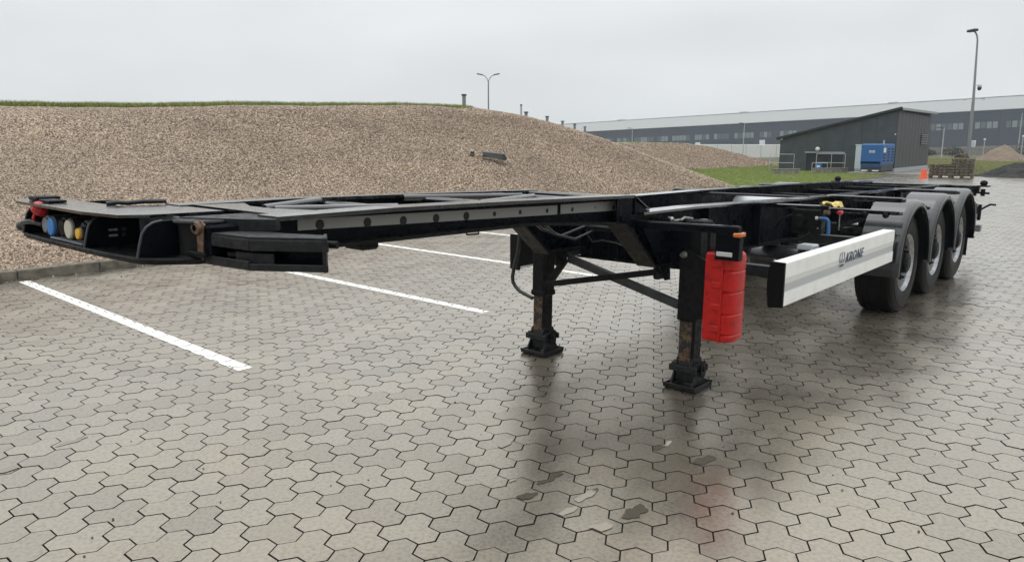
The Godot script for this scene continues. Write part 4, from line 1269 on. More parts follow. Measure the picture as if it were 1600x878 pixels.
func pavement() -> void:
	var root := struct_root("pavement")
	var g := Geo.new()
	g.bx(-14, 46.0, -0.40, -0.0125, -11.0, 26, 0.0)
	obj("bedding_sand", g, M.joint_sand, root)
	var tones := [Color(0.370, 0.324, 0.257), Color(0.389, 0.340, 0.270), Color(0.348, 0.305, 0.242), Color(0.396, 0.347, 0.275), Color(0.377, 0.330, 0.262), Color(0.326, 0.285, 0.226), Color(0.383, 0.335, 0.266), Color(0.355, 0.311, 0.247)]
	var r3 := sqrt(3.0)
	var v1 := Vector2(0, 3 * HEX)
	var v2 := Vector2(1.5 * r3 * HEX, 1.5 * HEX)
	var origin := Vector2(1.0575, -3.700)
	var patch := noise(0.22, 3, FastNoiseLite.TYPE_SIMPLEX_SMOOTH, 71)
	rng.seed = 77
	var all := []
	for i in range(-75, 222):
		var k0 := -int(floor(i / 2.0))
		for k in range(k0 - 34, k0 + 62):
			var p := origin + v2 * i + v1 * k
			if p.y < -10.98 or p.y > 10 or p.x < -13.9 or p.x > 45.8: continue
			if p.y > 2.0 - 0.0 * p.x and p.x > 26: continue
			var tone: int = int(clampf((patch.get_noise_2d(p.x, p.y) * 0.9 + rng.randf_range(-0.5, 0.5)) * 4.0 + 4.0, 0, 7.99))
			var ln := near_line(p)
			var tilt := Basis()
			var dy := 0.0
			if ln < 0:
				tilt = Basis(Vector3(rng.randf_range(-1, 1), 0, rng.randf_range(-1, 1)).normalized(), rng.randf_range(0.0, 0.0095))
				dy = rng.randf_range(-0.0018, 0.0008)
			# kerb side row is cut level with the kerb
			all.append([Transform3D(tilt, Vector3(p.x, dy, p.y)), tone, p, ln])
	# the three hundred that show largest are pieces of their own
	var seen := []
	for k in all.size():
		var p: Vector2 = all[k][2]
		if on_view(p.x, p.y, 0.1):
			var f := p.x * 0.757 - p.y * 0.653
			if f > 2.55: seen.append([Vector3(p.x, 0, p.y).distance_to(EYE), k])
	seen.sort_custom(func(a, b): return a[0] < b[0])
	var single := {}
	for k in mini(300, seen.size()): single[seen[k][1]] = true
	var meshes := []
	for c in tones: meshes.append(paver_mesh(c))
	var rows := []
	var paint := []
	for k in lines.size(): paint.append(Geo.new())
	var outline := paver_outline(0.0050)
	for k in all.size():
		var e: Array = all[k]
		if single.has(k):
			var o := MeshInstance3D.new()
			o.mesh = meshes[e[1]]
			o.transform = e[0]
			o.name = part_name("paver", root)
			root.add_child(o, true)
		else:
			rows.append([e[0], tones[e[1]]])
		if e[3] >= 0:
			var a: Vector2 = lines[e[3]][0]
			var b: Vector2 = lines[e[3]][1]
			var nn := (b - a).normalized().orthogonal() * 0.062
			var strip := PackedVector2Array([a + nn, b + nn, b - nn, a - nn])
			var mine := PackedVector2Array()
			for q in outline: mine.append(q + e[2])
			for piece in Geometry2D.intersect_polygons(mine, strip):
				var idx := Geometry2D.triangulate_polygon(piece)
				for j in range(0, idx.size(), 3):
					paint[e[3]].flat(Vector3(piece[idx[j]].x, 0.0022, piece[idx[j]].y), Vector3(piece[idx[j + 1]].x, 0.0022, piece[idx[j + 1]].y), Vector3(piece[idx[j + 2]].x, 0.0022, piece[idx[j + 2]].y), Vector3.UP)
	scatter("paving", paver_mesh(null), null, rows, root)
	for k in lines.size(): struct("parking_line", paint[k], M.line_paint)
	# thin films of water standing in worn pavers, held by the joints
	rng.seed = 9
	for e in [[3.68, -2.01, 0.075, 0.030], [3.11, -2.73, 0.085, 0.030], [2.68, -1.96, 0.085, 0.020], [2.65, -1.755, 0.070, 0.034], [2.74, -2.39, 0.06, 0.020], [2.88, -1.99, 0.075, 0.035], [2.89, -1.71, 0.07, 0.05], [3.65, -1.73, 0.085, 0.04], [2.92, -2.25, 0.075, 0.035], [2.67, -2.21, 0.06, 0.03], [1.44, -4.71, 0.09, 0.03], [1.11, -4.55, 0.10, 0.04]]:
		var at := Vector2(e[0], e[1])
		var own := Vector2.ZERO
		var best := 1e9
		for q in all:
			if q[2].distance_to(at) < best:
				best = q[2].distance_to(at); own = q[2]
		var pts := PackedVector2Array()
		var n := 34
		for k in n:
			var a := TAU * k / n
			var r := 1.0 + 0.25 * sin(a * 2.0 + e[0] * 7.0) + 0.14 * sin(a * 5.0 + e[1] * 9.0) + rng.randf_range(-0.09, 0.09)
			pts.append(at + Vector2(cos(a) * e[2] * r, sin(a) * e[3] * r))
		var mine := PackedVector2Array()
		for q in paver_outline(0.008): mine.append(q + own)
		g = Geo.new()
		for piece in Geometry2D.intersect_polygons(mine, pts):
			var idx := Geometry2D.triangulate_polygon(piece)
			for k in range(0, idx.size(), 3):
				g.flat(Vector3(piece[idx[k]].x, 0.0026, piece[idx[k]].y), Vector3(piece[idx[k + 1]].x, 0.0026, piece[idx[k + 1]].y), Vector3(piece[idx[k + 2]].x, 0.0026, piece[idx[k + 2]].y), Vector3.UP)
		if g.v.size(): struct("puddle", g, M.puddle_water)

func kerb() -> void:
	var root := struct_root("kerb")
	var x := -29.04
	rng.seed = 31
	while x < 27.0:
		var g := Geo.new()
		g.bx(0.004, 0.996, -0.10, 0.125, -0.075, 0.075, 0.012)
		obj("kerb_stone", g, M.kerb_concrete, root, Transform3D(Basis(Vector3.UP, 0.006 + rng.randf_range(-0.003, 0.003)), Vector3(x, rng.randf_range(-0.004, 0.004), -11.06 - 0.006 * x)))
		x += 1.0
	var lawn_edge := [Vector2(27.0, -11.22), Vector2(28.4, -11.6), Vector2(36.0, -11.0), Vector2(43.0, -10.6)]
	for k in range(1, lawn_edge.size() - 1):
		var a: Vector2 = lawn_edge[k]
		var b: Vector2 = lawn_edge[k + 1]
		var n := int(a.distance_to(b))
		for j in n:
			var g := Geo.new()
			var p := a.lerp(b, float(j) / n)
			var q := a.lerp(b, (j + 0.99) / n)
			g.bar(Vector3(p.x, 0.0, p.y), Vector3(q.x, 0.0, q.y), 0.08, 0.09, Vector3.UP, 0.01)
			obj("edging_stone", g, M.kerb_concrete, root)

# ---------------------------------------------------------------- ground, banks, gravel, grass
func grounds() -> void:
	bump.seed = 5
	bump.frequency = 0.16
	var bank := func(x: float, z: float) -> bool: return (Geometry2D.is_point_in_polygon(Vector2(x, z), bank_a) or Geometry2D.is_point_in_polygon(Vector2(x, z), bank_b)) and not turf(x, z)
	var green := func(x: float, z: float) -> bool: return turf(x, z)
	var g := soft_strip(-30, 60, -50, -11.0, 0.4, bank)
	struct("gravel_bank", g, M.gravel_bed)
	g = soft_strip(-30, 60, -50, -11.0, 0.4, green)
	struct("grass_bank", g, M.grass_soil)
	# level ground out to the horizon, falling gently to the left far away
	g = Geo.new()
	var xs := [-600.0, -60.0, -14.0, 30.0, 46.0, 60.0, 90.0, 140.0, 200.0, 300.0, 900.0]
	var zs := [-900.0, -400.0, -250.0, -150.0, -90.0, -60.0, -40.0, -24.0, -11.0, 30.0, 200.0, 700.0]
	var far := func(x: float, z: float) -> float:
		return -0.03 + 0.034 * minf(0.0, z + 24.0) * clampf((x - 62.0) / 60.0, 0, 1)
	for i in xs.size() - 1:
		for k in zs.size() - 1:
			if xs[i] >= -14 and xs[i + 1] <= 46 and zs[k] >= -11 and zs[k + 1] <= 30: continue
			g.quad(Vector3(xs[i], far.call(xs[i], zs[k]), zs[k]), Vector3(xs[i + 1], far.call(xs[i + 1], zs[k]), zs[k]), Vector3(xs[i + 1], far.call(xs[i + 1], zs[k + 1]), zs[k + 1]), Vector3(xs[i], far.call(xs[i], zs[k + 1]), zs[k + 1]), Vector3.UP)
	struct("far_ground", g, M.far_ground)
	# lawn in front of the small building
	g = Geo.new()
	var lawn := PackedVector2Array([Vector2(27.2, -11.3), Vector2(28.6, -11.66), Vector2(36.0, -11.06), Vector2(43.0, -10.66), Vector2(45.9, -12.6), Vector2(48.2, -13.4), Vector2(62, -13.4), Vector2(62, -40), Vector2(34, -30), Vector2(27, -14)])
	var idx := Geometry2D.triangulate_polygon(lawn)
	for k in range(0, idx.size(), 3):
		g.flat(Vector3(lawn[idx[k]].x, 0.0, lawn[idx[k]].y), Vector3(lawn[idx[k + 1]].x, 0.0, lawn[idx[k + 1]].y), Vector3(lawn[idx[k + 2]].x, 0.0, lawn[idx[k + 2]].y), Vector3.UP)
	struct("lawn", g, M.grass_soil)
	# paved approach to the building
	g = Geo.new()
	var path := PackedVector2Array([Vector2(36.0, -10.94), Vector2(43.0, -10.56), Vector2(45.8, -11.2), Vector2(45.8, -10.0), Vector2(62, -9.9), Vector2(62, -11.7), Vector2(47.5, -11.7), Vector2(45.7, -12.3), Vector2(42.8, -11.0)])
	g.bx(45.9, 60, -0.2, 0.03, -11.75, -9.6, 0.01)
	struct("path", g, M.concrete)
	# --- gravel stones
	rng.seed = 101
	g = Geo.new()
	var ico := []
	var ph := (1.0 + sqrt(5.0)) / 2.0
	for e in [[-1, ph, 0], [1, ph, 0], [-1, -ph, 0], [1, -ph, 0], [0, -1, ph], [0, 1, ph], [0, -1, -ph], [0, 1, -ph], [ph, 0, -1], [ph, 0, 1], [-ph, 0, -1], [-ph, 0, 1]]:
		ico.append(Vector3(e[0], e[1], e[2]).normalized() * rng.randf_range(0.75, 1.15))
	for f in [[0, 11, 5], [0, 5, 1], [0, 1, 7], [0, 7, 10], [0, 10, 11], [1, 5, 9], [5, 11, 4], [11, 10, 2], [10, 7, 6], [7, 1, 8], [3, 9, 4], [3, 4, 2], [3, 2, 6], [3, 6, 8], [3, 8, 9], [4, 9, 5], [2, 4, 11], [6, 2, 10], [8, 6, 7], [9, 8, 1]]:
		g.flat(ico[f[0]], ico[f[1]], ico[f[2]], ico[f[0]] + ico[f[1]] + ico[f[2]])
	var hues := [Color(0.331, 0.244, 0.167), Color(0.282, 0.203, 0.137), Color(0.216, 0.154, 0.104), Color(0.402, 0.312, 0.228), Color(0.122, 0.087, 0.061), Color(0.490, 0.397, 0.314), Color(0.304, 0.219, 0.151), Color(0.073, 0.053, 0.038)]
	var rows := []
	var tries := 0
	var want := GRAVEL
	var tone_map := noise(0.25, 3, FastNoiseLite.TYPE_SIMPLEX_SMOOTH, 73)
	while rows.size() < want and tries < want * 6:
		tries += 1
		# evenly over the picture rather than over the ground: near stones are denser
		var r := rng.randf_range(-0.78, 0.80)
		var f := 7.0 / (1.0 - rng.randf() * 0.894)
		var x := f * (0.757 + 0.653 * r)
		var z := f * (-0.653 + 0.757 * r)
		if z > -11.16 - 0.006 * x or z < -49: continue
		if not bank.call(x, z): continue
		var s := clampf(0.0076 + f * 0.00050, 0.011, 0.04) * rng.randf_range(0.55, 1.55)
		var bs := Basis.from_euler(Vector3(rng.randf() * TAU, rng.randf() * TAU, rng.randf() * TAU)).scaled(Vector3(s * rng.randf_range(0.8, 1.3), s * rng.randf_range(0.55, 0.8), s))
		rows.append([Transform3D(bs, Vector3(x, land(x, z) + s * 0.25, z)), hues[rng.randi() % 8] * rng.randf_range(0.85, 1.15) * (1.0 + 0.22 * tone_map.get_noise_2d(x, z))])
	scatter("gravel", g.mesh(), M.gravel_stone, rows)
	# stones that have rolled over the kerb, and grit on the pavers
	rows = []
	for k in 420:
		var x := rng.randf_range(-3.0, 27.0)
		var z := -10.98 - 0.006 * x + pow(rng.randf(), 3.0) * 0.9
		var s := rng.randf_range(0.005, 0.014)
		rows.append([Transform3D(Basis.from_euler(Vector3(rng.randf() * TAU, rng.randf() * TAU, 0)).scaled(Vector3(s, s * 0.7, s)), Vector3(x, s * 0.5, z)), hues[rng.randi() % 8]])
	for k in 420:
		var x := rng.randf_range(0.8, 16.0)
		var z := rng.randf_range(-10.5, -0.5)
		var s := rng.randf_range(0.003, 0.009)
		rows.append([Transform3D(Basis.from_euler(Vector3(rng.randf() * TAU, rng.randf() * TAU, 0)).scaled(Vector3(s, s * 0.6, s)), Vector3(x, s * 0.4, z)), hues[[2, 4, 7, 7][rng.randi() % 4]]])
	scatter("loose_grit", g.mesh(), M.gravel_stone, rows)
	# --- grass tufts
	g = Geo.new()
	rng.seed = 102
	for k in 9:
		var a := rng.randf() * TAU
		var lean := rng.randf_range(0.1, 0.6)
		var b := Vector3(rng.randf_range(-0.5, 0.5), 0, rng.randf_range(-0.5, 0.5))
		var d := Vector3(cos(a), 0, sin(a))
		var w := d.cross(Vector3.UP) * 0.05
		var h := rng.randf_range(0.6, 1.1)
		var m := b + d * lean * 0.3 + Vector3.UP * h * 0.6
		var tip := b + d * lean + Vector3.UP * h
		g.flat(b - w, b + w, m, -d + Vector3.UP)
		g.flat(b + w, m + w * 0.5, m, -d + Vector3.UP)
		g.flat(m - w * 0.3, m + w * 0.5, tip, -d + Vector3.UP)
	var blades := g.mesh()
	var greens := [Color(0.17, 0.22, 0.035), Color(0.20, 0.245, 0.045), Color(0.13, 0.18, 0.03), Color(0.25, 0.26, 0.07), Color(0.27, 0.25, 0.10)]
	rows = []
	for k in 130000:
		var r := rng.randf_range(-0.78, 0.35)
		var f := 13.0 / (1.0 - rng.randf() * 0.72)
		var x := f * (0.757 + 0.653 * r)
		var z := f * (-0.653 + 0.757 * r)
		if not turf(x, z): continue
		var s := rng.randf_range(0.11, 0.17)
		rows.append([Transform3D(Basis(Vector3.UP, rng.randf() * TAU).scaled(Vector3(s, s, s)), Vector3(x, land(x, z) - 0.005, z)), greens[rng.randi() % 5] * rng.randf_range(0.8, 1.2)])
	scatter("bank_grass", blades, M.grass_blade, rows)
	rows = []
	for k in 50000:
		var x := rng.randf_range(27.3, 62.0)
		var z := rng.randf_range(-30.0, -10.9)
		if not Geometry2D.is_point_in_polygon(Vector2(x, z), lawn) or land(x, z) > 0.03: continue
		if x > 47.9 and z > -19.2: continue
		var s := rng.randf_range(0.04, 0.075)
		rows.append([Transform3D(Basis(Vector3.UP, rng.randf() * TAU).scaled(Vector3(s * 1.6, s, s * 1.6)), Vector3(x, 0, z)), greens[rng.randi() % 4] * rng.randf_range(0.85, 1.2)])
	scatter("lawn_grass", blades, M.grass_blade, rows)
	rows = []
	for k in 24000:
		var x := rng.randf_range(46.0, 100.0)
		var z := rng.randf_range(-26.0, -2.0)
		if z > -11.9 and x < 60.5 and z < -9.4: continue
		if x < 62 and z < -11.7: continue
		var s := rng.randf_range(0.08, 0.16)
		rows.append([Transform3D(Basis(Vector3.UP, rng.randf() * TAU).scaled(Vector3(s * 1.6, s, s * 1.6)), Vector3(x, -0.03, z)), (greens[1 + rng.randi() % 4] as Color).lerp(Color(0.17, 0.15, 0.06), 0.4) * rng.randf_range(0.85, 1.2)])
	scatter("verge_grass", blades, M.grass_blade, rows)

const GRAVEL := 370000

# ---------------------------------------------------------------- heaps
func heap(called: String, label: String, category: String, at: Vector3, rx: float, rz: float, h: float, m: Material, sd: int, lumps := 0.25) -> void:
	var f := noise(0.45, 4, FastNoiseLite.TYPE_SIMPLEX_SMOOTH, sd)
	var g := Geo.new()
	var n := 44
	var P := []
	for i in n + 1:
		for k in n + 1:
			var x := lerpf(-1, 1, float(i) / n)
			var z := lerpf(-1, 1, float(k) / n)
			var r := sqrt(x * x + z * z) * (1.0 + 0.18 * f.get_noise_2d(x * 3.0, z * 3.0))
			var y := h * maxf(0.0, 1.0 - r) * (1.0 + 0.25 * (1.0 - r)) + lumps * h * f.get_noise_2d(x * rx * 1.4 + 9.0, z * rz * 1.4) * clampf((1.0 - r) * 4.0, 0, 1)
			P.append(Vector3(x * rx, y - 0.03, z * rz))
	for i in n:
		for k in n:
			g.quad(P[i * (n + 1) + k], P[(i + 1) * (n + 1) + k], P[(i + 1) * (n + 1) + k + 1], P[i * (n + 1) + k + 1], Vector3.UP)
	tag(obj(called, g, m, null, Transform3D(Basis(), at)), label, category)

# ---------------------------------------------------------------- things behind the trailer
func vent_pipe(at: Vector3, h: float, r: float, label: String) -> void:
	var t := thing("vent_pipe", label, "vent pipe", at, 0.0, "vent pipes along the top of the bank")
	var g := Geo.new()
	g.lathe([Vector2(r, -0.4), Vector2(r, h - 0.05)], Transform3D(), 16)
	obj("pipe", g, M.pipe_grey, t)
	g = Geo.new()
	g.lathe([Vector2(r, h - 0.06), Vector2(r * 1.45, h - 0.05), Vector2(r * 1.5, h - 0.01), Vector2(r * 1.3, h + 0.015), Vector2(0, h + 0.02)], Transform3D(), 16)
	obj("cap", g, M.dark_metal, t)

func post_lamp(label: String, at: Vector3, h: float, turn: float) -> void:
	var t := thing("lamp_post", label, "lamp post", at, turn, "slender lamp posts in front of the warehouse")
	var g := Geo.new()
	g.tube([Vector3(0, -1, 0), Vector3(0, h, 0)], 0.09, 8, 0.05)
	obj("post", g, M.galvanised, t)
	g = Geo.new()
	g.tube([Vector3(0, h - 0.03, 0), Vector3(0.25, h + 0.04, 0), Vector3(0.4, h + 0.06, 0)], 0.04, 6)
	g.box(Transform3D(Basis(), Vector3(0.62, h + 0.07, 0)), Vector3(0.55, 0.09, 0.24), 0.03)
	obj("lamp_head", g, M.dark_metal, t)

func bank_things() -> void:
	var pd := [[34.0, 725.0], [46.0, 822.0], [52.0, 855.0], [60.0, 879.0], [68.0, 898.0], [78.0, 914.0]]
	vent_pipe(Vector3(24.97, 3.20, -24.44), 0.72, 0.085, "thick grey vent pipe on the grass crest, nearest and leftmost of the row")
	vent_pipe(Vector3(36.18, 2.93, -30.05), 0.70, 0.10, "capped vent pipe just right of the thin uncapped tube on the crest")
	vent_pipe(Vector3(41.83, 2.80, -32.82), 0.77, 0.10, "capped vent pipe third from the left along the bank crest")
	vent_pipe(Vector3(49.05, 2.72, -36.9), 0.76, 0.10, "capped vent pipe third from the right along the crest")
	vent_pipe(Vector3(56.28, 2.64, -40.94), 0.80, 0.11, "capped vent pipe second from the right along the bank crest")
	vent_pipe(Vector3(65.24, 2.60, -46.13), 0.82, 0.12, "smallest and rightmost capped vent pipe of the row on the bank")
	var t := thing("thin_pipe", "thin uncapped grey tube standing beside the second vent pipe", "pipe", Vector3(36.0, 2.95, -30.3))
	var g := Geo.new()
	g.tube([Vector3(0, -0.4, 0), Vector3(0, 1.10, 0)], 0.06, 10)
	obj("tube", g, M.galvanised, t)
	g = Geo.new()
	g.tube([Vector3(0, 1.05, 0), Vector3(0, 1.13, 0)], 0.068, 10)
	obj("collar", g, M.dark_metal, t)
	# manhole mound under the first pipe
	g = Geo.new()
	g.lathe([Vector2(1.0, -0.3), Vector2(0.95, 0.05), Vector2(0.7, 0.12), Vector2(0, 0.14)], Transform3D(), 20)
	obj("turf_hump", g, M.grass_soil, null, Transform3D(Basis(), Vector3(24.8, 3.10, -24.6))).set_meta("kind", "structure")
	# two-armed street lamp behind the bank
	t = thing("street_lamp", "tall grey street lamp with two curved arms rising behind the bank", "street lamp", Vector3(65.9, 0.0, -60.5), -0.859)
	g = Geo.new()
	g.tube([Vector3(0, 0, 0), Vector3(0, 8.7, 0)], 0.13, 10, 0.075)
	obj("post", g, M.pipe_grey, t)
	for s in [-1.0, 1.0]:
		g = Geo.new()
		g.tube([Vector3(0, 8.6, 0), Vector3(s * 0.06, 8.9, 0), Vector3(s * 0.2, 9.2, 0), Vector3(s * 0.42, 9.42, 0), Vector3(s * 0.68, 9.52, 0)], 0.045, 8)
		obj("arm", g, M.pipe_grey, t)
		g = Geo.new()
		g.box(Transform3D(Basis(Vector3.BACK, s * 0.18), Vector3(s * 0.98, 9.60, 0)), Vector3(0.72, 0.12, 0.28), 0.05)
		obj("lamp_head", g, M.dark_metal, t)
	# bent sheet-metal channel lying on the stones
	t = thing("metal_channel", "bent dark metal channel lying on the gravel slope", "scrap metal", Vector3(15.75, land(15.75, -14.35) + 0.06, -14.35), 0.0)
	t.rotation = Vector3(0.0, -0.80, -0.10)
	g = Geo.new()
	g.box(Transform3D(Basis(Vector3.RIGHT, 0.12), Vector3(0.0, 0.17, 0.0)), Vector3(0.62, 0.012, 0.20), 0.003)
	g.box(Transform3D(Basis(Vector3.RIGHT, -0.25), Vector3(0.02, 0.10, 0.115)), Vector3(0.58, 0.13, 0.012), 0.003)
	obj("channel", g, M.dark_metal, t)
	g = Geo.new()
	g.box(Transform3D(Basis(Vector3(0, 0, 1), -0.12), Vector3(0.06, 0.04, 0.10)), Vector3(0.66, 0.03, 0.16), 0.006)
	g.prism(PackedVector2Array([Vector2(0.26, 0.02), Vector2(0.40, 0.0), Vector2(0.43, 0.05), Vector2(0.34, 0.17), Vector2(0.28, 0.16)]), -0.08, 0.12)
	obj("torn_end", g, M.dark_metal, t)
	t = thing("metal_offcut", "short dark metal offcut beside the bent channel on the slope", "scrap metal", Vector3(15.38, land(15.38, -14.75) + 0.05, -14.75), 0.75)
	g = Geo.new()
	g.prism(PackedVector2Array([Vector2(-0.2, -0.03), Vector2(0.2, -0.02), Vector2(0.21, 0.03), Vector2(0.05, 0.05), Vector2(-0.18, 0.02)]), -0.06, 0.06)
	obj("plate", g, M.dark_metal, t)
	g = Geo.new()
	g.bx(-0.15, 0.1, 0.05, 0.07, -0.05, 0.05, 0.004)
	obj("lip", g, M.dark_metal, t)

func utility_building() -> void:
	var t := thing("utility_building", "dark grey metal-clad utility building with a sloping mono-pitch roof", "building", Vector3(48.3, 0, -11.8))
	var z1 := -6.9
	var ht := func(z: float) -> float: return lerpf(3.62, 1.98, z / z1)
	# left facade of separate panels, doorway left open
	var cuts := [0.0, -1.15, -1.95, -2.95, -4.05, -5.15, -6.0, z1]
	for k in cuts.size() - 1:
		var a: float = cuts[k] - 0.006
		var b: float = cuts[k + 1] + 0.006
		var lo := -0.25
		if a < -2.9 and b > -5.7: lo = 1.14
		var g := Geo.new()
		g.prism(PackedVector2Array([Vector2(a, lo), Vector2(a, ht.call(a)), Vector2(b, ht.call(b)), Vector2(b, lo)]), -0.08, 0.0, Transform3D(Basis(Vector3(0, 0, 1), Vector3(0, 1, 0), Vector3(-1, 0, 0)), Vector3(0.0, 0, 0)))
		obj("wall_panel", g, M.cladding_dark, t)
	var g := Geo.new()
	g.bx(0.085, 8.3, -0.25, 1.97, z1 + 0.02, -0.09, 0.0)
	obj("core", g, M.joint_dark, t)
	g = Geo.new()
	g.prism(PackedVector2Array([Vector2(-0.09, 1.97), Vector2(-0.09, ht.call(-0.09) - 0.01), Vector2(z1 + 0.02, 1.975)]), -8.3, -0.085, Transform3D(Basis(Vector3(0, 0, 1), Vector3(0, 1, 0), Vector3(-1, 0, 0)), Vector3.ZERO))
	obj("core", g, M.joint_dark, t)
	# doorway
	g = Geo.new()
	g.bx(0.02, 0.06, -0.25, 1.12, -5.14, -2.96, 0.004)
	var d := obj("door", g, M.joint_dark, t)
	for z in [-4.0]:
		g = Geo.new()
		g.bx(0.005, 0.018, -0.2, 1.08, z - 0.008, z + 0.008, 0.002)
		obj("door_joint", g, M.hole_black, d)
	g = Geo.new()
	g.bx(-0.10, 0.08, 1.12, 1.19, -5.25, -2.85, 0.01)
	obj("lintel", g, M.plinth, t)
	# right facade, upright boards
	for k in 10:
		g = Geo.new()
		g.bx(0.086 + k * 0.825, 0.086 + k * 0.825 + 0.79, 0.27, 3.60 - 0.016 * k, -0.08, 0.0, 0.012)
		obj("wall_panel", g, M.cladding_grey, t)
	g = Geo.new()
	g.bx(-0.03, 8.36, -0.2, 0.26, -0.085, 0.03, 0.01)
	obj("plinth", g, M.plinth, t)
	# corner trim and roof
	g = Geo.new()
	g.bx(-0.012, 0.084, 0.26, 3.60, -0.086, 0.012, 0.006)
	obj("corner_trim", g, M.cladding_dark, t)
	g = Geo.new()
	var a := atan2(3.62 - 1.98, -z1)
	g.box(Transform3D(Basis(Vector3.RIGHT, -a), Vector3(4.14, 2.86, z1 * 0.5)), Vector3(8.6, 0.12, 7.45), 0.02)
	obj("roof", g, M.joint_dark, t)
	g = Geo.new()
	g.box(Transform3D(Basis(Vector3.RIGHT, -a), Vector3(-0.20, 2.88, z1 * 0.5)), Vector3(0.06, 0.14, 7.5), 0.01)
	obj("fascia", g, M.joint_dark, t)
	g = Geo.new()
	g.bx(-0.2, 8.45, 3.60, 3.76, 0.22, 0.30, 0.015)
	obj("gutter", g, M.roof_trim, t)
	# louvre with its frame
	g = Geo.new()
	g.bx(5.78, 7.48, 1.62, 2.32, 0.001, 0.03, 0.006)
	var l := obj("louvre", g, M.joint_dark, t)
	for k in 6:
		g = Geo.new()
		g.box(Transform3D(Basis(Vector3.RIGHT, 0.6), Vector3(6.63, 1.68 + k * 0.112, 0.05)), Vector3(1.62, 0.02, 0.08), 0.003)
		obj("slat", g, M.pipe_grey, l)
	# fittings on the left facade
	g = Geo.new()
	g.ball(Vector3(-0.25, 1.36, -4.41), Vector3(0.14, 0.14, 0.14), 14)
	g.tube([Vector3(-0.2, 1.36, -4.41), Vector3(0.0, 1.36, -4.41)], 0.03, 8)
	obj("globe_lamp", g, M.lamp_globe, t)
	g = Geo.new()
	g.bx(-0.12, -0.01, 1.93, 2.05, -6.88, -6.74, 0.02)
	obj("wall_lamp", g, M.lamp_globe, t)
	g = Geo.new()
	g.bx(-0.05, -0.01, 2.2, 2.28, -0.12, -0.05, 0.01)
	obj("camera_box", g, M.lamp_globe, t)

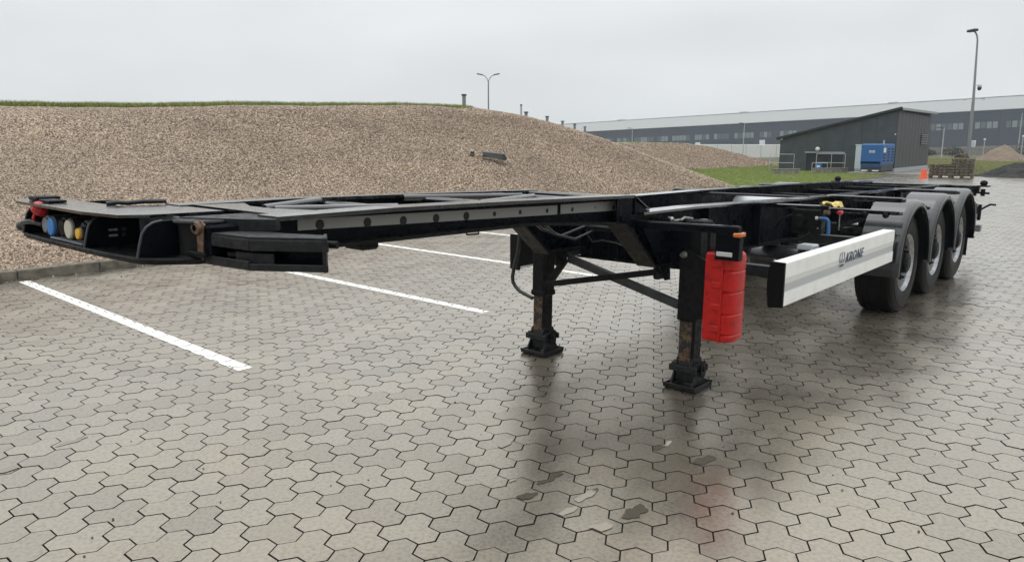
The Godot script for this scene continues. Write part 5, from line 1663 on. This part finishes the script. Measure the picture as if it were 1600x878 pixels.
func site_things() -> void:
	utility_building()
	# blue generator on its slab
	var t := thing("generator", "blue generator in a steel canopy beside the utility building", "generator", Vector3(45.55, 0.10, -12.38))
	var g := Geo.new()
	g.prism(PackedVector2Array([Vector2(-0.55, 0.06), Vector2(-0.40, 0.06), Vector2(0.40, 0.06), Vector2(0.55, 0.06), Vector2(0.55, 0.42), Vector2(-0.55, 0.42)]), 0.15, 2.6, Transform3D(Basis(Vector3(0, 0, 1), Vector3(0, 1, 0), Vector3(1, 0, 0)), Vector3.ZERO))
	obj("base_frame", g, M.dark_metal, t)
	g = Geo.new()
	g.box(Transform3D(Basis(), Vector3(1.35, 1.01, 0)), Vector3(2.70, 1.16, 1.12), 0.05)
	g.prism(PackedVector2Array([Vector2(0.0, 0.60), Vector2(0.0, 0.45), Vector2(0.18, 0.26), Vector2(2.5, 0.26), Vector2(2.7, 0.45), Vector2(2.7, 0.60)]), -0.54, 0.54)
	obj("canopy", g, M.generator_blue, t)
	g = Geo.new()
	g.bx(-0.012, 0.0, 1.02, 1.24, -0.14, 0.24, 0.002)
	var pl := obj("name_plate", g, M.generator_blue, t)
	for r in 2:
		for k in 5:
			g = Geo.new()
			g.bx(-0.018, -0.012, 1.15 - r * 0.09, 1.21 - r * 0.09, -0.12 + k * 0.066 + (0.03 if r else 0.0), -0.07 + k * 0.066, 0.001)
			obj("letter_block", g, M.print_white, pl)
	for e in [[0.5, 0.62, 0.55], [1.35, 0.62, 0.72], [2.2, 0.62, 0.5]]:
		g = Geo.new()
		g.bx(e[0] - 0.34, e[0] + 0.34, 0.50, 1.48, 0.562, 0.572, 0.004)
		var dr := obj("side_door", g, M.generator_blue, t)
		for k in 5:
			g = Geo.new()
			g.bx(e[0] - 0.22, e[0] + 0.22, 0.60 + k * 0.16, 0.69 + k * 0.16, 0.573, 0.580, 0.003)
			obj("vent_slot", g, M.hole_black, dr)
	g = Geo.new()
	g.bx(0.25, 0.7, 1.10, 1.36, 0.581, 0.588, 0.002)
	obj("notice", g, M.print_white, t)
	g = Geo.new()
	g.tube([Vector3(2.0, 1.55, 0.1), Vector3(2.0, 1.80, 0.1)], 0.05, 8)
	obj("exhaust", g, M.galvanised, t)
	for z in [-0.3, 0.28]:
		g = Geo.new()
		g.bx(-0.03, 0.14, 0.06, 0.12, z - 0.16, z + 0.16, 0.01)
		obj("fork_pocket", g, M.print_white, t)
	g = Geo.new()
	g.bx(44.9, 48.9, -0.2, 0.10, -13.4, -11.78, 0.015)
	struct("slab", g, M.concrete)
	t = thing("cabinet", "pale grey upright cabinet between generator and doorway", "cabinet", Vector3(47.6, 0.1, -13.55))
	g = Geo.new()
	g.bx(-0.3, 0.3, 0.12, 1.50, -0.19, 0.25, 0.015)
	obj("body", g, M.cabinet_white, t)
	g = Geo.new()
	g.bx(-0.3, 0.3, -0.2, 0.118, -0.17, 0.23, 0.01)
	obj("plinth", g, M.plinth, t)
	g = Geo.new()
	g.bx(-0.34, 0.34, 1.50, 1.55, -0.22, 0.28, 0.015)
	obj("lid", g, M.cabinet_white, t)
	# retaining walls of the sunken door and their railings
	for e in [[41.9, -16.6, 43.1, -15.5, "low concrete retaining wall left of the doorway, below the left railing"], [44.3, -15.1, 46.6, -13.95, "low concrete retaining wall in front of the doorway, below the right railing"]]:
		t = thing("retaining_wall", e[4], "wall", Vector3(e[0], 0, e[1]), atan2(e[1] - e[3], e[2] - e[0]))
		var Lw := Vector2(e[0], e[1]).distance_to(Vector2(e[2], e[3]))
		g = Geo.new()
		g.bx(0, Lw, -0.2, 0.26, -0.09, 0.09, 0.012)
		obj("wall", g, M.concrete, t)
		g = Geo.new()
		g.bx(-0.03, Lw + 0.03, 0.262, 0.30, -0.12, 0.12, 0.008)
		obj("coping", g, M.concrete, t)
	var rail := func(label: String, pts: Array, hts: float) -> void:
		var q := thing("railing", label, "railing", pts[0])
		for k in pts.size():
			var p: Vector3 = pts[k] - pts[0]
			var gg := Geo.new()
			gg.tube([p, p + Vector3(0, hts, 0)], 0.018, 8)
			obj("post", gg, M.galvanised, q)
		for k in pts.size() - 1:
			for h in [hts, hts * 0.5]:
				var gg := Geo.new()
				gg.tube([pts[k] - pts[0] + Vector3(0, h, 0), pts[k + 1] - pts[0] + Vector3(0, h, 0)], 0.015, 8)
				obj("rail", gg, M.galvanised, q)
	rail.call("galvanised railing left of the doorway, over the left retaining wall", [Vector3(46.5, 0.0, -18.6), Vector3(46.5, 0.0, -17.07)], 1.05)
	rail.call("galvanised railing with three posts in front of the dark doorway", [Vector3(46.5, 0.05, -15.72), Vector3(46.5, 0.05, -14.84), Vector3(46.5, 0.05, -14.05)], 1.05)
	rail.call("low galvanised hoop railing beside the blue box", [Vector3(46.2, -0.1, -15.85), Vector3(46.2, -0.1, -14.95)], 0.66)
	t = thing("blue_box", "small blue wall box behind the hoop railing at the doorway", "box", Vector3(47.9, 0.1, -16.0))
	g = Geo.new()
	g.bx(-0.12, 0.08, 0.02, 0.36, -0.17, 0.17, 0.01)
	obj("body", g, M.blue_plastic, t)
	g = Geo.new()
	g.bx(-0.125, -0.12, 0.16, 0.26, -0.10, 0.10, 0.001)
	obj("notice", g, M.print_white, t)
	# pallets of paving blocks
	for e in [[Vector3(43.45, 0, -8.40), 0.70, "low pallet of paving blocks beside the traffic cones", 4, 0.4], [Vector3(43.55, 0, -7.45), 0.98, "taller pallet of paving blocks, right of the low one", 6, 0.4]]:
		t = thing("block_pallet", e[2], "pallet", e[0], 0.12)
		g = Geo.new()
		for k in 3: g.bx(-0.5, 0.5, 0.0, 0.09, -0.5 + k * 0.44, -0.38 + k * 0.44, 0.006)
		for k in 6: g.bx(-0.5 + k * 0.175, -0.40 + k * 0.175, 0.092, 0.115, -0.52, 0.50, 0.003)
		obj("pallet", g, M.timber, t)
		rng.seed = 40 + e[3]
		var rowsn: int = e[3]
		for r in rowsn:
			for k in 5:
				g = Geo.new()
				var hh: float = (e[1] - 0.12) / rowsn
				for i in 5:
					g.box(Transform3D(Basis(Vector3.UP, rng.randf_range(-0.05, 0.05)), Vector3(-0.4 + i * 0.2, 0.118 + hh * (r + 0.5), -0.4 + k * 0.2)), Vector3(0.185, hh - 0.025, 0.185), 0.012)
				obj("block_row", g, M.timber if (r + k) % 4 else M.block_grey, t)
		if rowsn == 6:
			for k in 7:
				g = Geo.new()
				g.box(Transform3D(Basis(Vector3.UP, rng.randf_range(-0.6, 0.6)), Vector3(rng.randf_range(-0.3, 0.3), 1.05 + 0.05 * (k % 3), -0.35 + k * 0.08)), Vector3(0.2, 0.10, 0.2), 0.012)
				obj("loose_block", g, M.timber, t)
	for e in [[Vector3(42.3, 0, -8.98), "front one of two orange traffic cones at the corner of the paved yard"], [Vector3(42.62, 0, -8.93), "orange traffic cone half hidden behind its twin, next to the low pallet"]]:
		t = thing("traffic_cone", e[1], "traffic cone", e[0], 0.0, "traffic cones by the pallets")
		g = Geo.new()
		g.lathe([Vector2(0.115, 0.03), Vector2(0.045, 0.40), Vector2(0.035, 0.44), Vector2(0, 0.445)], Transform3D(), 18)
		obj("cone", g, M.cone_orange, t)
		g = Geo.new()
		g.bx(-0.15, 0.15, 0.0, 0.03, -0.15, 0.15, 0.008)
		obj("base", g, M.cone_orange, t)
	heap("soil_heap", "heap of dark soil at the edge of the paved yard", "soil heap", Vector3(47.3, 0, -4.9), 2.6, 2.9, 0.72, M.soil_dark, 3, 0.4)
	heap("gravel_heap", "low brown heap of gravel in front of the warehouse", "gravel heap", Vector3(88.8, -0.1, -11.8), 3.0, 2.7, 1.45, M.gravel_pile, 8, 0.12)
	heap("earth_heap", "low scrubby earth heap right of the gravel heap", "earth heap", Vector3(90.0, -0.1, -8.3), 3.4, 2.6, 0.7, M.soil_dark, 12, 0.4)
	# camera mast
	t = thing("camera_mast", "tall grey mast carrying a lamp head and a dome camera", "mast", Vector3(58.25, -0.1, -9.72), 0.0)
	g = Geo.new()
	var lean := Vector3(0.10, 0, -0.02)
	g.tube([Vector3(0, 0, 0), Vector3(0.35, 4.6, -0.12)], 0.12, 10, 0.09)
	g.tube([Vector3(0.35, 4.6, -0.12), Vector3(0.9, 8.6, -0.36)], 0.085, 10, 0.055)
	g.tube([Vector3(0.9, 8.6, -0.36), Vector3(0.92, 8.85, -0.42), Vector3(0.84, 9.05, -0.50), Vector3(0.70, 9.14, -0.62)], 0.05, 8)
	obj("mast", g, M.pipe_grey, t)
	g = Geo.new()
	g.box(Transform3D(Basis(Vector3.UP, 0.8), Vector3(0.62, 9.17, -0.66)), Vector3(0.75, 0.16, 0.34), 0.05)
	obj("lamp_head", g, M.dark_metal, t)
	g = Geo.new()
	g.bar(Vector3(0.30, 4.75, -0.62), Vector3(0.55, 4.75, 0.42), 0.06, 0.05)
	for s in [-1.0, 1.0]:
		g.box(Transform3D(Basis(), Vector3(0.42 + 0.12 * s, 4.72, -0.10 + 0.52 * s)), Vector3(0.14, 0.08, 0.2), 0.02)
	obj("crossbar", g, M.galvanised, t)
	g = Geo.new()
	g.ball(Vector3(0.55, 5.42, 0.12), Vector3(0.13, 0.16, 0.13), 12)
	obj("camera_dome", g, M.dark_metal, t)
	g = Geo.new()
	g.lathe([Vector2(0.12, 5.5), Vector2(0.14, 5.58), Vector2(0.10, 5.68), Vector2(0, 5.70)], Transform3D(Basis(), Vector3(0.55, 0, 0.12)), 12)
	g.bar(Vector3(0.42, 5.62, -0.12), Vector3(0.55, 5.62, 0.12), 0.05, 0.05)
	obj("camera_hood", g, M.cabinet_white, t)
	g = Geo.new()
	g.bx(0.10, 0.36, 1.55, 2.0, 0.06, 0.30, 0.03)
	obj("junction_box", g, M.cabinet_white, t)
	# slender lamp posts
	post_lamp("slender lamp post between the utility building and the camera mast", Vector3(97.8, -0.5, -19.0), 3.9, 2.4)
	post_lamp("tall lamp post cut by the right edge of the picture", Vector3(146.2, -0.3, -17.5), 6.8, 2.4)
	post_lamp("tall lamp post before the white lorry trailers", Vector3(116.7, -1.6, -51.2), 6.4, 2.2)
	post_lamp("short lamp post rising over the bank far left of the lorry trailers", Vector3(122.8, -2.2, -75.9), 6.6, 2.2)
	# bollard lights and thin marker posts
	for e in [[Vector3(112.9, -0.1, -17.2), 2.2, "thin post with a pale head behind the gravel heap"], [Vector3(113.5, -0.1, -13.2), 2.6, "thin post with a pale head right of the gravel heap"], [Vector3(56.5, -0.1, -12.9), 0.0, ""]]:
		if e[1] < 1.0: continue
		t = thing("marker_post", e[2], "post", e[0])
		g = Geo.new()
		g.tube([Vector3.ZERO, Vector3(0, e[1], 0)], 0.05, 8)
		obj("post", g, M.galvanised, t)
		g = Geo.new()
		g.ball(Vector3(0, e[1] + 0.05, 0), Vector3(0.14, 0.12, 0.14), 10)
		obj("head", g, M.lamp_globe, t)

func warehouse() -> void:
	# the site falls away to the left, and the long building with it
	var t := thing("warehouse", "very long dark blue-grey warehouse with a pale roof band", "building", Vector3(209.0, 0.0, -24.0))
	t.rotation = Vector3(-0.0335, 0, 0)
	var g := Geo.new()
	g.bx(0.0, 60, -3.0, 9.5, -185, 60, 0.0)
	obj("wall", g, M.far_wall, t)
	g = Geo.new()
	g.bx(-0.25, 60, 9.5, 12.45, -185.3, 60, 0.1)
	obj("roof", g, M.roof_light, t)
	g = Geo.new()
	g.bx(-0.30, 0.2, 12.43, 12.58, -185.4, 60, 0.02)
	obj("roof_edge", g, M.roof_trim, t)
	g = Geo.new()
	g.bx(-0.9, -0.1, -0.5, 1.2, -40, 60, 0.05)
	obj("base_wall", g, M.concrete, t)
	# upright cladding joints
	for k in 40:
		g = Geo.new()
		g.bx(-0.03, 0.02, 1.2, 9.45, 55.0 - k * 6.0 - 0.04, 55.0 - k * 6.0 + 0.04, 0.005)
		obj("cladding_joint", g, M.joint_dark, t)
	# window strips, each pane on its own
	rng.seed = 21
	var z := 22.0
	var n := 0
	while z > -150.0 and n < 150:
		var group := 3 + rng.randi() % 4
		for k in group:
			g = Geo.new()
			var w := 1.05
			g.bx(-0.06, 0.04, 5.35, 6.85, z - w, z, 0.02)
			var win := obj("window", g, M.far_glass if rng.randf() < 0.6 else M.far_glass_dark, t)
			if n < 60:
				g = Geo.new()
				g.bx(-0.09, -0.061, 5.35, 6.85, z - w - 0.05, z - w + 0.05, 0.01)
				obj("window_frame", g, M.joint_dark, win)
			z -= w + 0.14
			n += 1
		z -= 1.3 + rng.randf() * 1.0
	# loading docks and their lamps
	for zz in [-28.0, -52.0, -75.0]:
		g = Geo.new()
		g.bx(-0.12, 0.05, -2.5, 2.6, zz - 2.2, zz + 2.2, 0.05)
		var d := obj("dock_door", g, M.joint_dark, t)
		g = Geo.new()
		g.bx(-0.5, -0.05, 2.7, 3.0, zz - 2.5, zz + 2.5, 0.05)
		obj("dock_canopy", g, M.galvanised, d)
	for zz in [-62.0, -82.0, -100.0]:
		g = Geo.new()
		g.bx(-0.1, 0.05, 3.2, 4.6, zz - 0.8, zz + 0.8, 0.04)
		obj("dock_number", g, M.print_white, t)
	# letters of the sign on the roof band, too far to read
	rng.seed = 23
	var lz := -133.0
	for k in 10:
		g = Geo.new()
		var tall := 1.5 if k == 0 or k == 9 else 1.05
		g.bx(-0.45, -0.30, 10.4, 10.4 + tall, lz - 1.0, lz, 0.1)
		obj("sign_letter", g, M.sign_black, t)
		lz -= 1.35
	for zz in [-30.0, -70.0, -112.0, 10.0]:
		g = Geo.new()
		g.bx(2.0, 4.0, 12.4, 13.0, zz, zz + 2.2, 0.1)
		obj("roof_vent", g, M.roof_trim, t)
	# white lorry trailers standing in a row along the bank
	var q := thing("lorry_trailer", "long white lorry with its cab to the left, parked before the warehouse docks", "trailer", Vector3(150.0, -2.6, -66.0))
	g = Geo.new()
	g.bx(0, 2.5, 1.0, 4.0, -12.5, 13.0, 0.06)
	obj("box_body", g, M.container_white, q)
	for k in 8:
		g = Geo.new()
		g.bx(-0.03, 0.0, 1.05, 3.95, -12.0 + k * 3.2, -11.9 + k * 3.2, 0.005)
		obj("body_joint", g, M.plinth, q)
	g = Geo.new()
	g.prism(PackedVector2Array([Vector2(-12.5, 1.0), Vector2(-16.5, 1.0), Vector2(-16.5, 2.6), Vector2(-15.2, 3.3), Vector2(-12.5, 3.6)]), -2.4, -0.05, Transform3D(Basis(Vector3(0, 0, 1), Vector3(0, 1, 0), Vector3(-1, 0, 0)), Vector3.ZERO))
	obj("cab", g, M.container_white, q)
	g = Geo.new()
	for k in 6: g.lathe([Vector2(0.5, 0), Vector2(0.5, 0.35), Vector2(0, 0.35)], Transform3D(Basis(Vector3.BACK, PI / 2), Vector3(0.35, 0.5, -15 + k * 4.6)), 14)
	obj("wheel_row", g, M.rubber, q)

func fences() -> void:
	# pale low wall at the foot of the warehouse
	var t := thing("boundary_wall", "pale low concrete wall running along behind the grass verge", "wall", Vector3(128.0, -0.1, -30))
	var g: Geo
	for k in 18:
		g = Geo.new()
		g.bx(-0.08, 0.08, -0.2, 1.15, k * 2.5 + 0.02, k * 2.5 + 2.48, 0.01)
		obj("wall_panel", g, M.concrete, t)

func shrubs() -> void:
	# small bushes along the wall
	rng.seed = 66
	for e in [[Vector3(114, -0.05, -24.0), 1.0, "low dark bush left of the camera mast"], [Vector3(112, -0.05, -20.5), 1.3, "low dark bush behind the camera mast"], [Vector3(118, -0.05, -13.2), 1.7, "round dark bush right of the gravel heap"]]:
		var t := thing("bush", e[2], "bush", e[0])
		var g := Geo.new()
		for k in 5:
			var a := rng.randf() * TAU
			g.tube([Vector3.ZERO, Vector3(cos(a) * 0.3, 0.5, sin(a) * 0.3) * e[1], Vector3(cos(a) * 0.7, 0.9, sin(a) * 0.7) * e[1]], 0.04, 5, 0.01)
		obj("stem", g, M.timber, t)
		g = Geo.new()
		for k in 700:
			var d := Vector3(rng.randfn(), absf(rng.randfn()), rng.randfn()).normalized() * pow(rng.randf(), 0.4)
			var p: Vector3 = Vector3(d.x * 1.3, 0.15 + d.y * 0.9, d.z * 1.3) * e[1]
			var u := Vector3(rng.randfn(), rng.randfn(), rng.randfn()).normalized() * 0.10
			var w := u.cross(Vector3(rng.randfn(), rng.randfn(), rng.randfn())).normalized() * 0.06
			g.flat(p - w, p + w, p + u * 1.6, Vector3.UP)
		obj("crown", g, M.soil_dark, t)

# ---------------------------------------------------------------- build
func _ready() -> void:
	var cam := Camera3D.new()
	cam.name = "camera"
	cam.keep_aspect = Camera3D.KEEP_HEIGHT
	cam.fov = rad_to_deg(2.0 * atan(439.0 / 1158.0))
	var pitch := atan((439.0 - 223.0) / 1158.0)
	var yaw := atan((1816.0 - 800.0) / sqrt(1158.0 * 1158.0 + 216.0 * 216.0))
	cam.position = EYE
	cam.rotation = Vector3(-pitch, -(PI / 2 - yaw), 0)
	cam.near = 0.05
	cam.far = 3000.0
	add_child(cam)
	cam.current = true

	var env := Environment.new()
	env.background_mode = Environment.BG_SKY
	var sky := Sky.new()
	# an even overcast: pale at the horizon, brighter towards the zenith, faintly mottled
	var sm := PanoramaSkyMaterial.new()
	var im := Image.create(512, 256, false, Image.FORMAT_RGBF)
	var cl := noise(1.6, 4, FastNoiseLite.TYPE_SIMPLEX_SMOOTH, 90)
	for y in 256:
		var el := PI * (0.5 - (y + 0.5) / 256.0)
		for x in 512:
			var az := TAU * (x + 0.5) / 512.0
			var d := Vector3(cos(el) * sin(az), sin(el), cos(el) * cos(az))
			var l := 0.70 * (1.0 + 2.2 * sin(el) * sin(el)) * (1.0 + 0.11 * cl.get_noise_3d(d.x * 1.3, d.y * 5.0, d.z * 1.3))
			if el < 0.0: l = 0.40
			im.set_pixel(x, y, Color(l * 0.967, l, l * 1.018))
	sm.panorama = ImageTexture.create_from_image(im)
	sm.filter = true
	sky.sky_material = sm
	env.sky = sky
	env.ambient_light_source = Environment.AMBIENT_SOURCE_SKY
	env.tonemap_mode = Environment.TONE_MAPPER_LINEAR
	env.tonemap_exposure = 1.12
	env.sdfgi_enabled = true
	env.ssao_enabled = true
	env.ssil_enabled = true
	env.fog_enabled = true
	env.fog_density = 0.0006
	env.fog_light_color = Color(0.80, 0.83, 0.85)
	var we := WorldEnvironment.new()
	we.name = "environment"
	we.environment = env
	add_child(we)

	var sun := DirectionalLight3D.new()
	sun.name = "overcast_sun"
	sun.light_energy = 0.15
	sun.light_angular_distance = 40.0
	sun.light_color = Color(1.0, 0.98, 0.95)
	sun.rotation_degrees = Vector3(-62, 150, 0)
	sun.shadow_enabled = true
	add_child(sun)

	rng.seed = 1
	materials()
	TR = Transform3D(Basis(Vector3.UP, -0.008) * Basis(Vector3(0, 0, 1), -0.016), Vector3(0, 0, -3.14))
	pavement()
	kerb()
	grounds()
	warehouse()
	fences()
	site_things()
	bank_things()
	shrubs()
	trailer()
